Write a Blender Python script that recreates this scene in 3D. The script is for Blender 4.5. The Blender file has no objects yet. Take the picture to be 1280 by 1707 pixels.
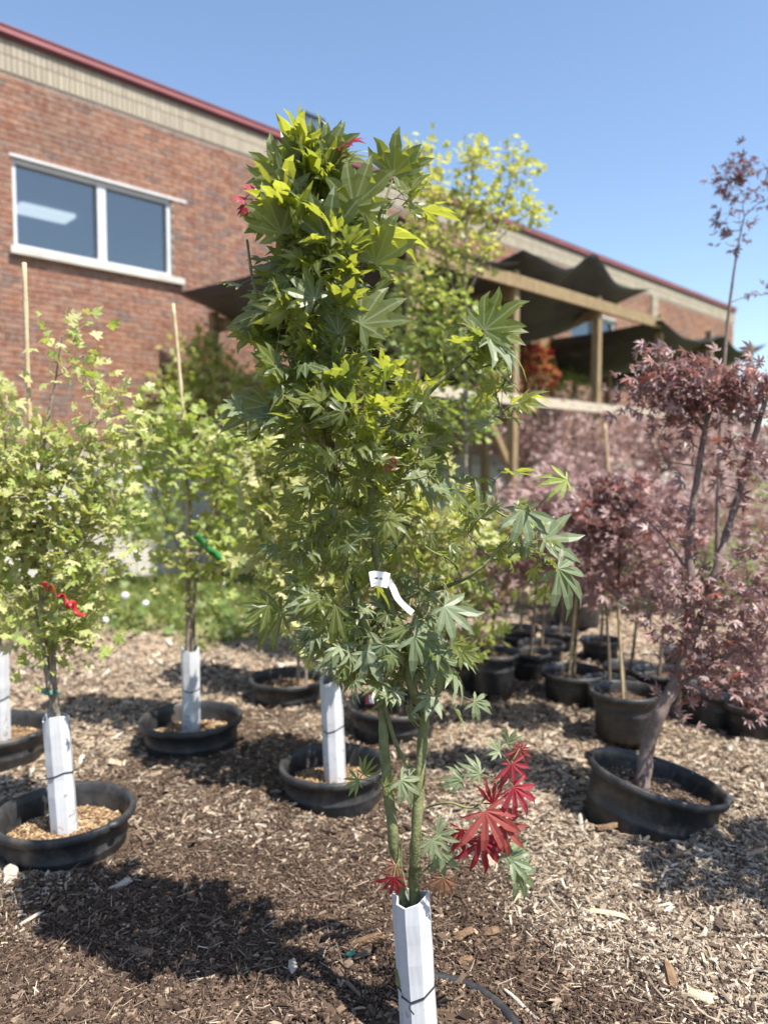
import bpy, math, random
import numpy as np
from mathutils import Matrix, Vector

rng = np.random.default_rng(11)
random.seed(5)
SC = bpy.context.scene
COL = SC.collection
R_ = math.radians

# ------------------------------------------------------------------ camera
F_PX, CX, CY = 1250.0, 640.0, 853.5          # photograph is 1280 x 1707
CAM_H, PITCH = 1.5, R_(3.57)
cam = bpy.data.cameras.new("camera")
cam.sensor_fit = 'VERTICAL'; cam.sensor_height = 36.0; cam.sensor_width = 27.0
cam.lens = 36.0 * F_PX / 1707.0
cam.clip_start = 0.05; cam.clip_end = 2000.0
cam.dof.use_dof = True; cam.dof.focus_distance = 1.98; cam.dof.aperture_fstop = 1.8
cam_o = bpy.data.objects.new("camera", cam); COL.objects.link(cam_o)
cam_o.location = (0, 0, CAM_H); cam_o.rotation_euler = (R_(90) - PITCH, 0, 0)
SC.camera = cam_o

# ------------------------------------------------------------------ sky + sun
SUN_EL = R_(60)
SUN_AZ = math.atan2(1.0, -0.75)               # measured from +Y towards +X
sdir = Vector((math.sin(SUN_AZ) * math.cos(SUN_EL), math.cos(SUN_AZ) * math.cos(SUN_EL), math.sin(SUN_EL)))
W = bpy.data.worlds.new("World"); SC.world = W; W.use_nodes = True
wn = W.node_tree.nodes; wl = W.node_tree.links
sky = wn.new("ShaderNodeTexSky"); sky.sky_type = 'NISHITA'; sky.sun_disc = False
sky.sun_elevation = SUN_EL; sky.sun_rotation = SUN_AZ
sky.air_density = 1.0; sky.dust_density = 0.6; sky.ozone_density = 1.6
wl.new(sky.outputs[0], wn["Background"].inputs[0]); wn["Background"].inputs[1].default_value = 0.118
sl = bpy.data.lights.new("sun", 'SUN'); sl.energy = 5.0; sl.angle = R_(0.53); sl.color = (1.0, 0.95, 0.87)
so = bpy.data.objects.new("sun", sl); COL.objects.link(so)
so.rotation_euler = sdir.to_track_quat('Z', 'Y').to_euler(); so.location = (6, -2, 9)

SC.view_settings.view_transform = 'Standard'; SC.view_settings.look = 'None'
SC.view_settings.gamma = 1.0; SC.view_settings.exposure = 1.0
SC.render.engine = 'CYCLES'
SC.cycles.use_denoising = True
SC.cycles.max_bounces = 7; SC.cycles.transparent_max_bounces = 12
SC.cycles.caustics_reflective = False; SC.cycles.caustics_refractive = False

# ------------------------------------------------------------------ projection helpers
CP, SP = math.cos(PITCH), math.sin(PITCH)
def ray(px, py):
    x = (px - CX) / F_PX; v = -(py - CY) / F_PX
    return np.array([x, CP + v * SP, -SP + v * CP])
def P(px, py, Y):                              # world point on the vertical plane y = Y
    d = ray(px, py); k = Y / d[1]
    return np.array([d[0] * k, Y, CAM_H + d[2] * k])
def G(px, py, z=0.0):                          # world point on the level z
    d = ray(px, py); k = (z - CAM_H) / d[2]
    return np.array([d[0] * k, d[1] * k, z])
def mpp(Y): return Y / F_PX                    # metres per photograph pixel

# ------------------------------------------------------------------ noise
_T = np.random.default_rng(77).random((256, 256))
def vnoise(x, y, s, seed=0):
    x = np.asarray(x) / s + 37.1 * seed; y = np.asarray(y) / s + 11.7 * seed
    xi = np.floor(x).astype(int); yi = np.floor(y).astype(int)
    fx = x - xi; fy = y - yi
    fx = fx * fx * (3 - 2 * fx); fy = fy * fy * (3 - 2 * fy)
    a = _T[xi % 256, yi % 256]; b = _T[(xi + 1) % 256, yi % 256]
    c = _T[xi % 256, (yi + 1) % 256]; d = _T[(xi + 1) % 256, (yi + 1) % 256]
    return (a * (1 - fx) + b * fx) * (1 - fy) + (c * (1 - fx) + d * fx) * fy - 0.5
def sstep(a, b, x):
    t = np.clip((np.asarray(x) - a) / (b - a), 0, 1); return t * t * (3 - 2 * t)

# ------------------------------------------------------------------ object helpers
def tag(o, label=None, cat=None, group=None, kind=None):
    if label: o["label"] = label
    if cat: o["category"] = cat
    if group: o["group"] = group
    if kind: o["kind"] = kind
    return o
def empty(name, loc, label=None, cat=None, group=None, rot=None):
    o = bpy.data.objects.new(name, None); COL.objects.link(o); o.location = tuple(loc)
    o.empty_display_size = 0.1
    if rot: o.rotation_euler = rot
    return tag(o, label, cat, group)
class MB:
    def __init__(s): s.V = []; s.F3 = []; s.F4 = []; s.n = 0; s.A = {}
    def add(s, V, F, **attrs):
        V = np.asarray(V, float); s.V.append(V)
        if isinstance(F, tuple): f3, f4 = F
        else:
            F = np.asarray(F, int)
            f3, f4 = (F, None) if F.shape[1] == 3 else (None, F)
        if f3 is not None and len(f3): s.F3.append(np.asarray(f3) + s.n)
        if f4 is not None and len(f4): s.F4.append(np.asarray(f4) + s.n)
        for k, v in attrs.items():
            v = np.asarray(v, float)
            if v.ndim == 0: v = np.full(len(V), float(v))
            s.A.setdefault(k, []).append(v)
        s.n += len(V)
    def mesh(s, name, mat, smooth=False):
        me = bpy.data.meshes.new(name)
        V = np.concatenate(s.V)
        f3 = np.concatenate(s.F3) if s.F3 else np.zeros((0, 3), int)
        f4 = np.concatenate(s.F4) if s.F4 else np.zeros((0, 4), int)
        me.vertices.add(len(V)); me.vertices.foreach_set("co", V.astype(np.float32).ravel())
        nl = len(f3) * 3 + len(f4) * 4
        me.loops.add(nl); me.polygons.add(len(f3) + len(f4))
        me.loops.foreach_set("vertex_index", np.concatenate([f3.ravel(), f4.ravel()]).astype(np.int32))
        st = np.concatenate([np.arange(len(f3)) * 3, len(f3) * 3 + np.arange(len(f4)) * 4]).astype(np.int32)
        me.polygons.foreach_set("loop_start", st)
        me.polygons.foreach_set("use_smooth", np.full(len(f3) + len(f4), smooth, dtype=bool))
        for k, v in s.A.items():
            v = np.concatenate(v)
            if v.ndim == 1:
                a = me.attributes.new(k, 'FLOAT', 'POINT'); a.data.foreach_set("value", v.astype(np.float32))
            else:
                if v.shape[1] == 3: v = np.concatenate([v, np.ones((len(v), 1))], 1)
                a = me.attributes.new(k, 'FLOAT_COLOR', 'POINT'); a.data.foreach_set("color", v.astype(np.float32).ravel())
        me.update(); me.validate()
        if mat: me.materials.append(mat)
        return me
    def build(s, name, mat, parent=None, off=(0, 0, 0), smooth=False, kind=None):
        s.V = [v - np.asarray(off) for v in s.V]
        return link(name, s.mesh(name, mat, smooth), parent, kind)
def link(name, me, parent=None, kind=None):
    o = bpy.data.objects.new(name, me); COL.objects.link(o)
    if parent: o.parent = parent
    if kind: o["kind"] = kind
    return o
BOXF = np.array([[0, 3, 2, 1], [4, 5, 6, 7], [0, 1, 5, 4], [1, 2, 6, 5], [2, 3, 7, 6], [3, 0, 4, 7]])
def box(x0, x1, y0, y1, z0, z1):
    return np.array([[x0, y0, z0], [x1, y0, z0], [x1, y1, z0], [x0, y1, z0], [x0, y0, z1], [x1, y0, z1], [x1, y1, z1], [x0, y1, z1]], float)
def beam(a, b, w, h, up=(0, 0, 1)):            # squared timber from a to b
    a = np.asarray(a, float); b = np.asarray(b, float); d = b - a; d /= np.linalg.norm(d)
    up = np.asarray(up, float)
    if abs(d @ up) > 0.95: up = np.array([0.71, -0.70, 0])
    x = np.cross(d, up); x /= np.linalg.norm(x); y = np.cross(x, d)
    q = [(-w / 2, -h / 2), (w / 2, -h / 2), (w / 2, h / 2), (-w / 2, h / 2)]
    return np.array([a + i * x + j * y for i, j in q] + [b + i * x + j * y for i, j in q]), BOXF
def tube(pts, rad, n=6, cap=True):
    pts = np.asarray(pts, float); m = len(pts)
    rad = np.broadcast_to(np.asarray(rad, float), (m,)) if np.ndim(rad) < 1 or len(np.atleast_1d(rad)) == 1 else np.asarray(rad, float)
    t = np.gradient(pts, axis=0); t /= np.linalg.norm(t, axis=1)[:, None] + 1e-12
    ref = np.array([0.3, 0.9, 0.1]) if abs(t[0][2]) > 0.7 else np.array([0, 0, 1.0])
    x = np.cross(t, ref); x /= np.linalg.norm(x, axis=1)[:, None] + 1e-12
    y = np.cross(t, x)
    a = np.arange(n) * 2 * math.pi / n
    V = (pts[:, None, :] + rad[:, None, None] * (np.cos(a)[None, :, None] * x[:, None, :] + np.sin(a)[None, :, None] * y[:, None, :])).reshape(-1, 3)
    i = np.arange(m - 1)[:, None] * n; j = np.arange(n)[None, :]; k = (j + 1) % n
    F = np.stack([i + j, i + k, i + n + k, i + n + j], -1).reshape(-1, 4)
    f3 = None
    if cap:
        V = np.concatenate([V, pts[-1:]]); c = len(V) - 1; b = (m - 1) * n
        f3 = np.array([[b + q, b + (q + 1) % n, c] for q in range(n)])
    return V, (f3, F)
def smooth_path(pts, k=4):                     # Catmull-Rom
    p = np.asarray(pts, float); p = np.concatenate([2 * p[:1] - p[1:2], p, 2 * p[-1:] - p[-2:-1]])
    out = []
    for i in range(1, len(p) - 2):
        for t in np.linspace(0, 1, k, endpoint=False):
            a, b, c, d = p[i - 1], p[i], p[i + 1], p[i + 2]
            out.append(0.5 * (2 * b + (c - a) * t + (2 * a - 5 * b + 4 * c - d) * t * t + (3 * b - a - 3 * c + d) * t ** 3))
    out.append(p[-2]); return np.array(out)
def lathe(prof, n=48, wob=0.0):
    prof = np.asarray(prof, float); m = len(prof); a = np.arange(n) * 2 * math.pi / n
    w = 1 + wob * np.sin(2 * a + 0.7)
    V = np.stack([prof[:, 0][:, None] * np.cos(a) * w, prof[:, 0][:, None] * np.sin(a) / w, np.repeat(prof[:, 1][:, None], n, 1)], -1).reshape(-1, 3)
    i = np.arange(m - 1)[:, None] * n; j = np.arange(n)[None, :]; k = (j + 1) % n
    return V, np.stack([i + j, i + k, i + n + k, i + n + j], -1).reshape(-1, 4)

# ------------------------------------------------------------------ materials
class NT:
    def __init__(s, name):
        s.m = bpy.data.materials.new(name); s.m.use_nodes = True; s.t = s.m.node_tree
        s.p = s.t.nodes["Principled BSDF"]; s.out = s.t.nodes["Material Output"]
    def n(s, typ, **kw):
        nd = s.t.nodes.new(typ)
        for k, v in kw.items(): setattr(nd, k, v)
        return nd
    def l(s, a, b): s.t.links.new(a, b)
    def ramp(s, fac, stops, interp='LINEAR'):
        r = s.n("ShaderNodeValToRGB"); r.color_ramp.interpolation = interp; e = r.color_ramp.elements
        while len(e) < len(stops): e.new(0.5)
        for q, (p, c) in zip(e, stops): q.position = p; q.color = (*c, 1)
        s.l(fac, r.inputs[0]); return r.outputs[0]
    def noise(s, scale, detail=4, rough=0.55, coord='Object', vec=None, dist=0):
        n = s.n("ShaderNodeTexNoise"); n.inputs["Scale"].default_value = scale; n.inputs["Detail"].default_value = detail
        n.inputs["Roughness"].default_value = rough; n.inputs["Distortion"].default_value = dist
        if vec is None: vec = s.n("ShaderNodeTexCoord").outputs[coord]
        s.l(vec, n.inputs["Vector"]); return n.outputs["Fac"]
    def mix(s, a, b, fac, mode='MIX'):
        m = s.n("ShaderNodeMix", data_type='RGBA', blend_type=mode)
        for v, i in ((fac, 0), (a, 6), (b, 7)):
            if isinstance(v, (int, float)): m.inputs[i].default_value = v
            elif isinstance(v, tuple): m.inputs[i].default_value = (*v, 1)
            else: s.l(v, m.inputs[i])
        return m.outputs[2]
    def math(s, op, a, b=None, clamp=False):
        m = s.n("ShaderNodeMath", operation=op, use_clamp=clamp)
        for v, i in ((a, 0), (b, 1)):
            if v is None: continue
            if isinstance(v, (int, float)): m.inputs[i].default_value = v
            else: s.l(v, m.inputs[i])
        return m.outputs[0]
    def bump(s, h, strength=0.3, dist=0.01):
        b = s.n("ShaderNodeBump"); b.inputs["Strength"].default_value = strength; b.inputs["Distance"].default_value = dist
        s.l(h, b.inputs["Height"]); s.l(b.outputs[0], s.p.inputs["Normal"]); return b.outputs[0]
    def base(s, c, rough=0.7, spec=0.4, metal=0.0):
        if isinstance(c, tuple): s.p.inputs["Base Color"].default_value = (*c, 1)
        else: s.l(c, s.p.inputs["Base Color"])
        s.p.inputs["Roughness"].default_value = rough; s.p.inputs["Specular IOR Level"].default_value = spec
        s.p.inputs["Metallic"].default_value = metal
        return s.m
    def attr(s, name): return s.n("ShaderNodeAttribute", attribute_name=name)
def simple(name, c0, c1, scale=8, rough=0.7, spec=0.4, bump=0.0, detail=5, bscale=None):
    t = NT(name); f = t.noise(scale, detail)
    m = t.base(t.ramp(f, [(0.3, c0), (0.7, c1)]), rough, spec)
    if bump: t.bump(t.noise(bscale or scale * 4, 4), bump, 0.01)
    return m
def leaf_mat(name, stops, tstops, trans=0.45, rough=0.42, spec=0.45, vein=((0.9, 0.95, 0.6), 0.16)):
    t = NT(name)
    oi = t.n("ShaderNodeObjectInfo")
    k = t.math('FRACT', t.math('ADD', t.attr("tint").outputs["Fac"], oi.outputs["Random"]))
    c = t.ramp(k, stops); tc = t.ramp(k, tstops)
    rib = t.attr("rib").outputs["Fac"]
    v = t.ramp(rib, [(0.80, (0, 0, 0)), (0.97, (1, 1, 1))])
    c2 = t.mix(c, t.mix(c, vein[0], vein[1]), v)
    nz = t.noise(60, 3)
    c3 = t.mix(c2, (0, 0, 0), t.math('MULTIPLY', nz, 0.14))
    ed = t.math('MULTIPLY', t.math('POWER', t.math('SUBTRACT', 1.0, rib), 5.0), t.ramp(t.noise(45, 4, 0.7), [(0.54, (0, 0, 0)), (0.66, (0.7, 0.7, 0.7))]))
    c3 = t.mix(c3, (0.20, 0.11, 0.045), ed)      # dry, browned margins
    t.base(c3, rough, spec)
    tr = t.n("ShaderNodeBsdfTranslucent"); t.l(t.mix(tc, t.mix(tc, (0.25, 0.3, 0.05), 0.3), v), tr.inputs[0])
    mx = t.n("ShaderNodeMixShader"); mx.inputs[0].default_value = trans
    t.l(t.p.outputs[0], mx.inputs[1]); t.l(tr.outputs[0], mx.inputs[2]); t.l(mx.outputs[0], t.out.inputs[0])
    return t.m

M = {}
M['leaf_hero'] = leaf_mat('leaf_deep_green',
    [(0, (0.075, 0.108, 0.034)), (0.35, (0.128, 0.160, 0.046)), (0.7, (0.155, 0.182, 0.078)), (1, (0.085, 0.120, 0.046))],
    [(0, (0.36, 0.41, 0.04)), (0.5, (0.58, 0.60, 0.06)), (1, (0.29, 0.36, 0.05))], 0.48, 0.36, 0.5, ((0.9, 0.95, 0.6), 0.26))
M['leaf_pale'] = leaf_mat('leaf_grey_green',
    [(0, (0.170, 0.220, 0.120)), (0.5, (0.250, 0.290, 0.170)), (1, (0.140, 0.190, 0.100))],
    [(0, (0.300, 0.360, 0.080)), (1, (0.400, 0.440, 0.140))], 0.35, 0.45, 0.45)
M['leaf_red'] = leaf_mat('leaf_scarlet', [(0, (0.42, 0.055, 0.085)), (0.5, (0.33, 0.035, 0.055)), (0.8, (0.38, 0.08, 0.08)), (1, (0.28, 0.07, 0.05))],
    [(0, (0.62, 0.09, 0.12)), (1, (0.50, 0.07, 0.08))], 0.36, 0.5, 0.35, ((0.8, 0.3, 0.25), 0.12))
M['leaf_crimson'] = leaf_mat('leaf_crimson', [(0, (0.22, 0.018, 0.03)), (1, (0.28, 0.03, 0.045))],
    [(0, (0.60, 0.03, 0.03)), (1, (0.45, 0.03, 0.04))], 0.45, 0.4, 0.4, ((0.5, 0.1, 0.1), 0.15))
M['leaf_bronze'] = leaf_mat('leaf_bronze', [(0, (0.24, 0.13, 0.075)), (1, (0.30, 0.13, 0.08))],
    [(0, (0.44, 0.22, 0.08)), (1, (0.44, 0.17, 0.09))], 0.35)
M['leaf_tan'] = leaf_mat('leaf_yellow_olive',
    [(0, (0.448, 0.459, 0.179)), (0.4, (0.582, 0.571, 0.291)), (0.75, (0.370, 0.403, 0.134)), (1, (0.627, 0.571, 0.336))],
    [(0, (0.572, 0.594, 0.132)), (1, (0.660, 0.638, 0.198))], 0.42, 0.5, 0.35)
M['leaf_lime'] = leaf_mat('leaf_light_green',
    [(0, (0.300, 0.388, 0.100)), (0.5, (0.425, 0.488, 0.163)), (1, (0.250, 0.338, 0.100))],
    [(0, (0.506, 0.594, 0.077)), (1, (0.594, 0.638, 0.132))], 0.42, 0.5, 0.35)
M['leaf_mid'] = leaf_mat('leaf_mid_green',
    [(0, (0.149, 0.230, 0.074)), (0.5, (0.230, 0.297, 0.108)), (1, (0.135, 0.203, 0.074))],
    [(0, (0.322, 0.437, 0.069)), (1, (0.414, 0.483, 0.092))], 0.38)
M['leaf_gold'] = leaf_mat('leaf_golden',
    [(0, (0.48, 0.50, 0.16)), (0.5, (0.58, 0.57, 0.20)), (1, (0.38, 0.44, 0.13))],
    [(0, (0.62, 0.64, 0.13)), (1, (0.70, 0.67, 0.16))], 0.45, 0.5, 0.3)
M['leaf_plum'] = leaf_mat('leaf_plum',
    [(0, (0.26, 0.165, 0.165)), (0.35, (0.35, 0.232, 0.222)), (0.7, (0.17, 0.095, 0.10)), (0.86, (0.30, 0.19, 0.18)), (0.95, (0.30, 0.075, 0.05)), (1, (0.28, 0.18, 0.18))],
    [(0, (0.34, 0.17, 0.16)), (0.8, (0.38, 0.17, 0.15)), (1, (0.50, 0.13, 0.08))], 0.28, 0.42, 0.55)
M['leaf_maroon'] = leaf_mat('leaf_maroon', [(0, (0.085, 0.032, 0.035)), (0.5, (0.15, 0.055, 0.055)), (1, (0.07, 0.03, 0.035))],
    [(0, (0.18, 0.05, 0.045)), (1, (0.24, 0.06, 0.05))], 0.30, 0.42, 0.5)
M['leaf_mauve'] = leaf_mat('leaf_mauve',
    [(0, (0.40, 0.275, 0.265)), (0.5, (0.50, 0.36, 0.335)), (1, (0.31, 0.20, 0.195))],
    [(0, (0.46, 0.25, 0.23)), (1, (0.50, 0.28, 0.24))], 0.30, 0.5, 0.4)
M['leaf_orange'] = leaf_mat('leaf_orange', [(0, (0.42, 0.16, 0.07)), (1, (0.48, 0.24, 0.09))],
    [(0, (0.6, 0.22, 0.08)), (1, (0.6, 0.32, 0.1))], 0.4)
M['bark_green'] = simple('bark_olive', (0.11, 0.125, 0.05), (0.23, 0.235, 0.105), 30, 0.75, 0.3, 0.4)
M['bark_brown'] = simple('bark_brown', (0.09, 0.065, 0.045), (0.20, 0.155, 0.11), 30, 0.8, 0.25, 0.4)
M['bark_grey'] = simple('bark_grey', (0.16, 0.13, 0.10), (0.34, 0.29, 0.23), 24, 0.8, 0.25, 0.4)
M['bark_dark'] = simple('bark_purple', (0.13, 0.095, 0.085), (0.27, 0.21, 0.18), 30, 0.8, 0.25, 0.4)
def pot_mat():
    t = NT('black_plastic'); f = t.noise(9, 5, 0.6); d = t.noise(3, 3)
    c = t.ramp(f, [(0.35, (0.016, 0.017, 0.019)), (0.6, (0.032, 0.033, 0.035)), (0.82, (0.085, 0.078, 0.07))])
    gp = t.n("ShaderNodeNewGeometry").outputs["Position"]; du = t.noise(7, 6, 0.7, vec=gp, dist=0.6)
    c = t.mix(c, (0.16, 0.135, 0.11), t.ramp(du, [(0.50, (0, 0, 0)), (0.78, (0.55, 0.55, 0.55))]))
    m = t.base(c, 0.45, 0.42); t.l(t.ramp(d, [(0.3, (0.34,) * 3), (0.7, (0.6,) * 3)]), t.p.inputs["Roughness"])
    t.bump(t.noise(120, 3), 0.15, 0.004); return m
M['pot'] = pot_mat()
def guard_mat():
    t = NT('white_corrugated_plastic'); f = t.noise(14, 4)
    t.base(t.ramp(f, [(0.25, (0.46, 0.46, 0.46)), (0.42, (0.60, 0.61, 0.63)), (0.7, (0.66, 0.67, 0.69))]), 0.38, 0.45)
    tc = t.n("ShaderNodeTexCoord"); sx = t.n("ShaderNodeSeparateXYZ"); t.l(tc.outputs["Object"], sx.inputs[0])
    sp_ = t.math('SUBTRACT', t.noise(38, 6, 0.7), t.math('MULTIPLY', sx.outputs[2], 0.55)); st = t.noise(9, 5, 0.7)
    c = t.ramp(f, [(0.25, (0.46, 0.46, 0.46)), (0.42, (0.50, 0.51, 0.53)), (0.7, (0.56, 0.57, 0.59))])
    c = t.mix(c, (0.40, 0.36, 0.30), t.ramp(st, [(0.56, (0, 0, 0)), (0.75, (0.30, 0.30, 0.30))]))
    c = t.mix(c, (0.20, 0.14, 0.09), t.ramp(sp_, [(0.50, (0, 0, 0)), (0.58, (0.85, 0.85, 0.85))])); t.l(c, t.p.inputs["Base Color"])
    w = t.n("ShaderNodeTexWave", wave_type='BANDS', bands_direction='X'); w.inputs["Scale"].default_value = 70; w.inputs["Distortion"].default_value = 0.3
    t.l(t.n("ShaderNodeTexCoord").outputs["Object"], w.inputs["Vector"]); t.bump(w.outputs["Fac"], 0.10, 0.002); return t.m
M['guard'] = guard_mat()
M['tie'] = simple('black_cable_tie', (0.012, 0.012, 0.014), (0.02, 0.02, 0.022), 20, 0.4, 0.5)
M['bamboo'] = simple('bamboo_cane', (0.42, 0.31, 0.17), (0.60, 0.48, 0.30), 22, 0.6, 0.35, 0.2)
M['green_tape'] = simple('green_tape', (0.03, 0.16, 0.11), (0.05, 0.22, 0.15), 20, 0.45, 0.5)
M['green_ribbon'] = simple('green_ribbon', (0.025, 0.17, 0.04), (0.04, 0.25, 0.06), 20, 0.4, 0.5)
M['red_ribbon'] = simple('red_ribbon', (0.38, 0.025, 0.03), (0.50, 0.04, 0.04), 20, 0.4, 0.5)
M['white_tag'] = simple('white_label_vinyl', (0.75, 0.75, 0.75), (0.85, 0.85, 0.86), 20, 0.4, 0.5)
M['ink'] = simple('black_ink', (0.02, 0.02, 0.02), (0.03, 0.03, 0.03), 20, 0.6, 0.3)
def attr_mat(name, rough=0.85, spec=0.2, bump=0.35, sc=90, gr=0.22):
    t = NT(name); c = t.attr("col").outputs["Color"]; nz = t.noise(sc, 4, 0.65)
    t.base(t.mix(c, (0.0, 0.0, 0.0), t.math('MULTIPLY', nz, gr)), rough, spec); t.bump(nz, bump, 0.006); return t.m
M['chip'] = attr_mat('wood_chip')
M['wood_chunk'] = simple('weathered_bark', (0.10, 0.058, 0.035), (0.26, 0.17, 0.10), 45, 0.85, 0.2, 0.6)
M['pale_wood'] = simple('split_pale_wood', (0.46, 0.36, 0.20), (0.66, 0.55, 0.36), 35, 0.8, 0.25, 0.5)
M['grey_wood'] = simple('grey_driftwood', (0.30, 0.26, 0.21), (0.50, 0.44, 0.37), 35, 0.8, 0.25, 0.5)
def timber():
    t = NT('treated_timber'); tc = t.n("ShaderNodeTexCoord"); mp = t.n("ShaderNodeMapping"); mp.inputs["Scale"].default_value = (6, 6, 1.2)
    t.l(tc.outputs["Object"], mp.inputs["Vector"]); f = t.noise(5, 6, 0.6, vec=mp.outputs[0])
    t.base(t.ramp(f, [(0.3, (0.17, 0.118, 0.06)), (0.7, (0.31, 0.235, 0.13))]), 0.75, 0.3); t.bump(f, 0.3, 0.01); return t.m
M['timber'] = timber()
M['pale_board'] = simple('pale_board', (0.38, 0.33, 0.25), (0.50, 0.44, 0.34), 6, 0.75, 0.3, 0.2)
def cloth():
    t = NT('shade_cloth'); f = t.noise(6, 4)
    t.base(t.ramp(f, [(0.3, (0.022, 0.021, 0.022)), (0.7, (0.038, 0.036, 0.037))]), 0.6, 0.45)
    tr = t.n("ShaderNodeBsdfTransparent"); mx = t.n("ShaderNodeMixShader"); mx.inputs[0].default_value = 0.10
    t.l(t.p.outputs[0], mx.inputs[1]); t.l(tr.outputs[0], mx.inputs[2]); t.l(mx.outputs[0], t.out.inputs[0]); return t.m
M['cloth'] = cloth()
def brick_mat():
    t = NT('red_brick'); oi = t.n("ShaderNodeObjectInfo")
    k = t.math('FRACT', t.math('ADD', t.attr("tint").outputs["Fac"], oi.outputs["Random"]))
    c = t.ramp(k, [(0, (0.225, 0.092, 0.055)), (0.2, (0.28, 0.125, 0.072)), (0.42, (0.19, 0.074, 0.046)), (0.6, (0.30, 0.148, 0.088)),
                   (0.80, (0.21, 0.103, 0.067)), (0.90, (0.14, 0.092, 0.08)), (1.0, (0.25, 0.107, 0.063))])
    gp = t.n("ShaderNodeNewGeometry").outputs["Position"]; big = t.noise(0.9, 6, 0.65, vec=gp); nz = t.noise(14, 5, 0.6, vec=gp)
    c = t.mix(c, (0.11, 0.075, 0.06), t.ramp(big, [(0.48, (0, 0, 0)), (0.72, (0.55, 0.55, 0.55))]))
    t.base(t.mix(c, t.mix(c, (0.42, 0.36, 0.31), 0.45), t.ramp(nz, [(0.4, (0, 0, 0)), (0.75, (1, 1, 1))])), 0.88, 0.2)
    t.bump(t.noise(60, 4), 0.4, 0.01); return t.m
M['brick'] = brick_mat()
def buff():
    t = NT('buff_brick'); k = t.attr("tint").outputs["Fac"]; nz = t.noise(3, 5, 0.6)
    c = t.ramp(k, [(0, (0.33, 0.29, 0.225)), (0.5, (0.38, 0.335, 0.26)), (1, (0.30, 0.26, 0.205))])
    t.base(t.mix(c, (0.30, 0.26, 0.22), t.ramp(nz, [(0.52, (0, 0, 0)), (0.8, (0.7, 0.7, 0.7))])), 0.85, 0.2); return t.m
M['buff'] = buff()
M['mortar'] = simple('mortar', (0.36, 0.31, 0.26), (0.46, 0.40, 0.34), 10, 0.9, 0.15, 0.2)
M['concrete'] = simple('concrete', (0.40, 0.38, 0.34), (0.58, 0.55, 0.50), 3, 0.85, 0.2, 0.3, bscale=30)
M['coping'] = simple('red_painted_metal', (0.25, 0.080, 0.082), (0.31, 0.108, 0.105), 3, 0.45, 0.45)
M['coping_shade'] = simple('dark_red_shadow_line', (0.10, 0.022, 0.025), (0.14, 0.03, 0.03), 3, 0.5, 0.4)  # darker coping red, shadow below the coping put into the colour
M['frame_white'] = simple('white_aluminium', (0.54, 0.55, 0.56), (0.60, 0.61, 0.62), 5, 0.4, 0.45)
def glass():
    t = NT('window_glass'); tr = t.n("ShaderNodeBsdfTransparent"); tr.inputs[0].default_value = (0.75, 0.82, 0.86, 1)
    gl = t.n("ShaderNodeBsdfGlossy"); gl.inputs["Roughness"].default_value = 0.02; gl.inputs["Color"].default_value = (0.40, 0.40, 0.385, 1)
    mx = t.n("ShaderNodeMixShader"); mx.inputs[0].default_value = 0.42
    t.l(tr.outputs[0], mx.inputs[1]); t.l(gl.outputs[0], mx.inputs[2]); t.l(mx.outputs[0], t.out.inputs[0]); return t.m
M['glass'] = glass()
M['room'] = simple('interior_paint', (0.36, 0.38, 0.42), (0.42, 0.44, 0.47), 2, 0.9, 0.1)
def lamp_mat():
    t = NT('lit_diffuser'); e = t.p; e.inputs["Emission Color"].default_value = (1, 0.98, 0.92, 1); e.inputs["Emission Strength"].default_value = 1.3
    t.base((0.8, 0.8, 0.8), 0.5); return t.m
M['lamp'] = lamp_mat()
M['dark_metal'] = simple('dark_metal', (0.02, 0.02, 0.022), (0.035, 0.035, 0.04), 10, 0.45, 0.5)
M['grass'] = leaf_mat('grass_blade', [(0, (0.10, 0.17, 0.035)), (0.6, (0.17, 0.22, 0.06)), (1, (0.28, 0.27, 0.11))],
    [(0, (0.3, 0.4, 0.05)), (1, (0.45, 0.45, 0.1))], 0.35)
M['puff'] = simple('seed_head_white', (0.78, 0.78, 0.76), (0.86, 0.86, 0.84), 20, 0.9, 0.1)

# ------------------------------------------------------------------ where the pots stand
ZS = 0.03
def potspec(gx, gy, z=ZS): return G(gx, gy, z)
HERO = np.array([0.109, 1.86, 0.0])
pots = {}          # key: (center xyz at ground, rim radius, rim z, soil z, pot depth, tilt_y)
def defpot(key, c, R, rim, soil, depth=0.27, tilt=0.0): pots[key] = dict(c=np.array([c[0], c[1], 0.0]), R=R, rim=rim, soil=soil, depth=depth, tilt=tilt)
defpot('hero', HERO, 0.245, 0.02, 0.0)
defpot('L1', G(110, 1392, 0.03), 0.255, 0.14, 0.035)
defpot('L0', G(-2, 1238, 0.03), 0.26, 0.12, 0.03)
defpot('L2', G(320, 1228, 0.03), 0.26, 0.145, 0.04)
defpot('C3', G(556, 1311, 0.03), 0.235, 0.145, 0.04)
defpot('C4', G(480, 1145, 0.05), 0.24, 0.12, 0.04)
defpot('C5', G(655, 1196, 0.05), 0.255, 0.14, 0.05)
defpot('R1', np.array([P(1066, 1300, 3.13)[0], 3.13, 0]), 0.282, 0.185, 0.10, 0.36, R_(13))
defpot('Y5', G(772, 1120, 0.05), 0.22, 0.20, 0.14)
defpot('pA', G(822, 1150, 0.0), 0.155, 0.26, 0.21, 0.26)
defpot('pB', G(884, 1124, 0.0), 0.135, 0.17, 0.12, 0.2)
defpot('pF', G(902, 1096, 0.0), 0.17, 0.12, 0.07, 0.2)
defpot('pC', G(955, 1142, 0.05), 0.205, 0.15, 0.08, 0.2)
defpot('pD', G(1016, 1156, 0.05), 0.165, 0.14, 0.08, 0.2)
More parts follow.
